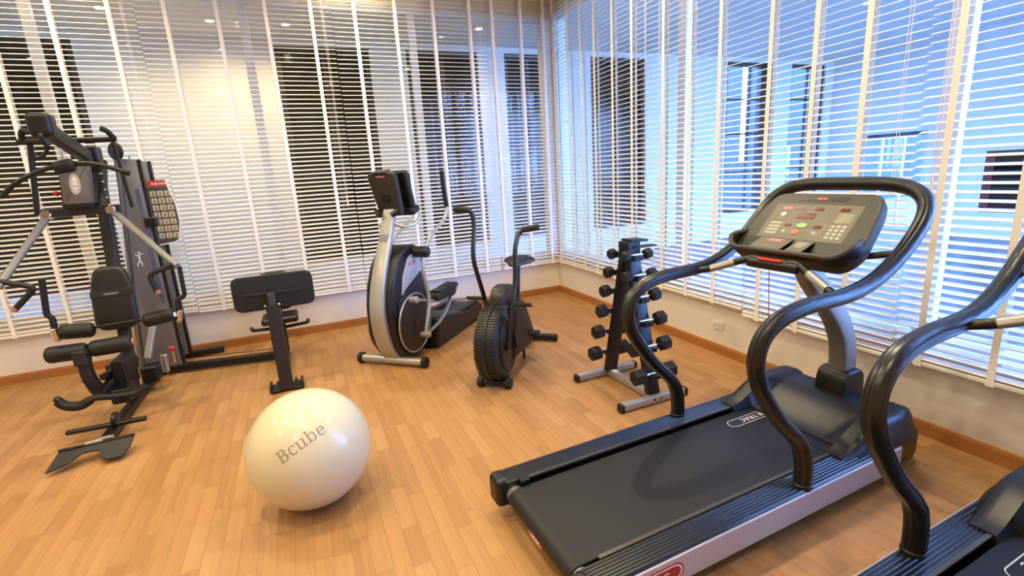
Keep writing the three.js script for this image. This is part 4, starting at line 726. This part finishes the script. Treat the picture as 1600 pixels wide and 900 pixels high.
    const c = P('exercise_chart', g.translate(0, 0, 0.355), std('#ffffff', 0.4, 0, { map: chart })); c.userData.label = 'exercise chart with rows of small pictures under a red header';
    P('chart_rim', sweep(bend(pts.slice(1).map(([x, y]) => [x, y, 0.358]), 0.02), circ(0.006, 8)), mat.white, c); { const b = pixel(237, 347, 'z', 0.67); P('chart_bracket', rb(0.1, 0.085, 0.09, b.x, b.y, 0.665, 0.01), mat.black); }
  }
  // leg press: rail, post with foot plate, seat with back and handles
  {
    const xp = -3.625; P('press_rail', rb(0.06, 0.06, 0.98, xp - 0.012, 0.04, 1.2, 0.01), mat.black);
    const post = P('press_post', sweep([[xp, 0.02, 1.67], [xp, 0.4, 1.67], [xp, 0.76, 1.67]], boxProfile(0.105, 0.07, 0.008), { ref: [0, 0, 1] }), mat.steel);
    P('post_bracket', rb(0.06, 0.13, 0.05, xp, 0.8, 1.655, 0.008), std('#3a3733', 0.5), post); mir((k) => P('bracket_bolt', rod([xp + k * 0.045, 0.77, 1.69], [xp + k * 0.062, 0.77, 1.69], 0.011), mat.chrome, post));
    const pl = P('press_plate', slab(rrect(0.62, 0.295, 0.07, -3.6, 0.87), 0.035, 0.012, 3).translate(0, 0, 1.61), mat.rubber); P('plate_brace', rb(0.42, 0.014, 0.016, -3.61, 0.865, 1.634, 0.003), mat.steel, pl);
    mir((k) => { const f = P('post_foot', rb(0.085, 0.025, 0.16, xp + k * 0.09, 0.02, 1.63, 0.008), mat.rubber, post); P('foot_lip', rb(0.02, 0.06, 0.15, xp + k * 0.125, 0.04, 1.63, 0.006), mat.black, f); P('foot_bolt', rod([xp + k * 0.075, 0.03, 1.56], [xp + k * 0.075, 0.06, 1.56], 0.012), mat.chrome, f); });
    P('press_seat', rb(0.34, 0.07, 0.3, -3.64, 0.42, 0.72, 0.03, 3), mat.vinyl); P('press_back', slab(rrect(0.3, 0.42, 0.09, -3.655, 0.645), 0.07, 0.025, 3).rotateX(0).translate(0, 0, 0.42), mat.vinyl); P('seat_stem', rb(0.07, 0.34, 0.08, -3.64, 0.23, 0.7, 0.01), mat.steel); P('back_stem', beam([-3.64, 0.3, 0.6], [-3.65, 0.6, 0.46], 0.05, 0.05, [0, 0, 1]), mat.steel);
    P('seat_handles', sweep(bend([[-3.9, 0.39, 0.86], [-3.9, 0.35, 0.8], [-3.64, 0.33, 0.78], [-3.385, 0.35, 0.8], [-3.385, 0.39, 0.86]], 0.04), circ(0.017, 12)), mat.rubber);
  }
}

renderer.render(scene, camera);
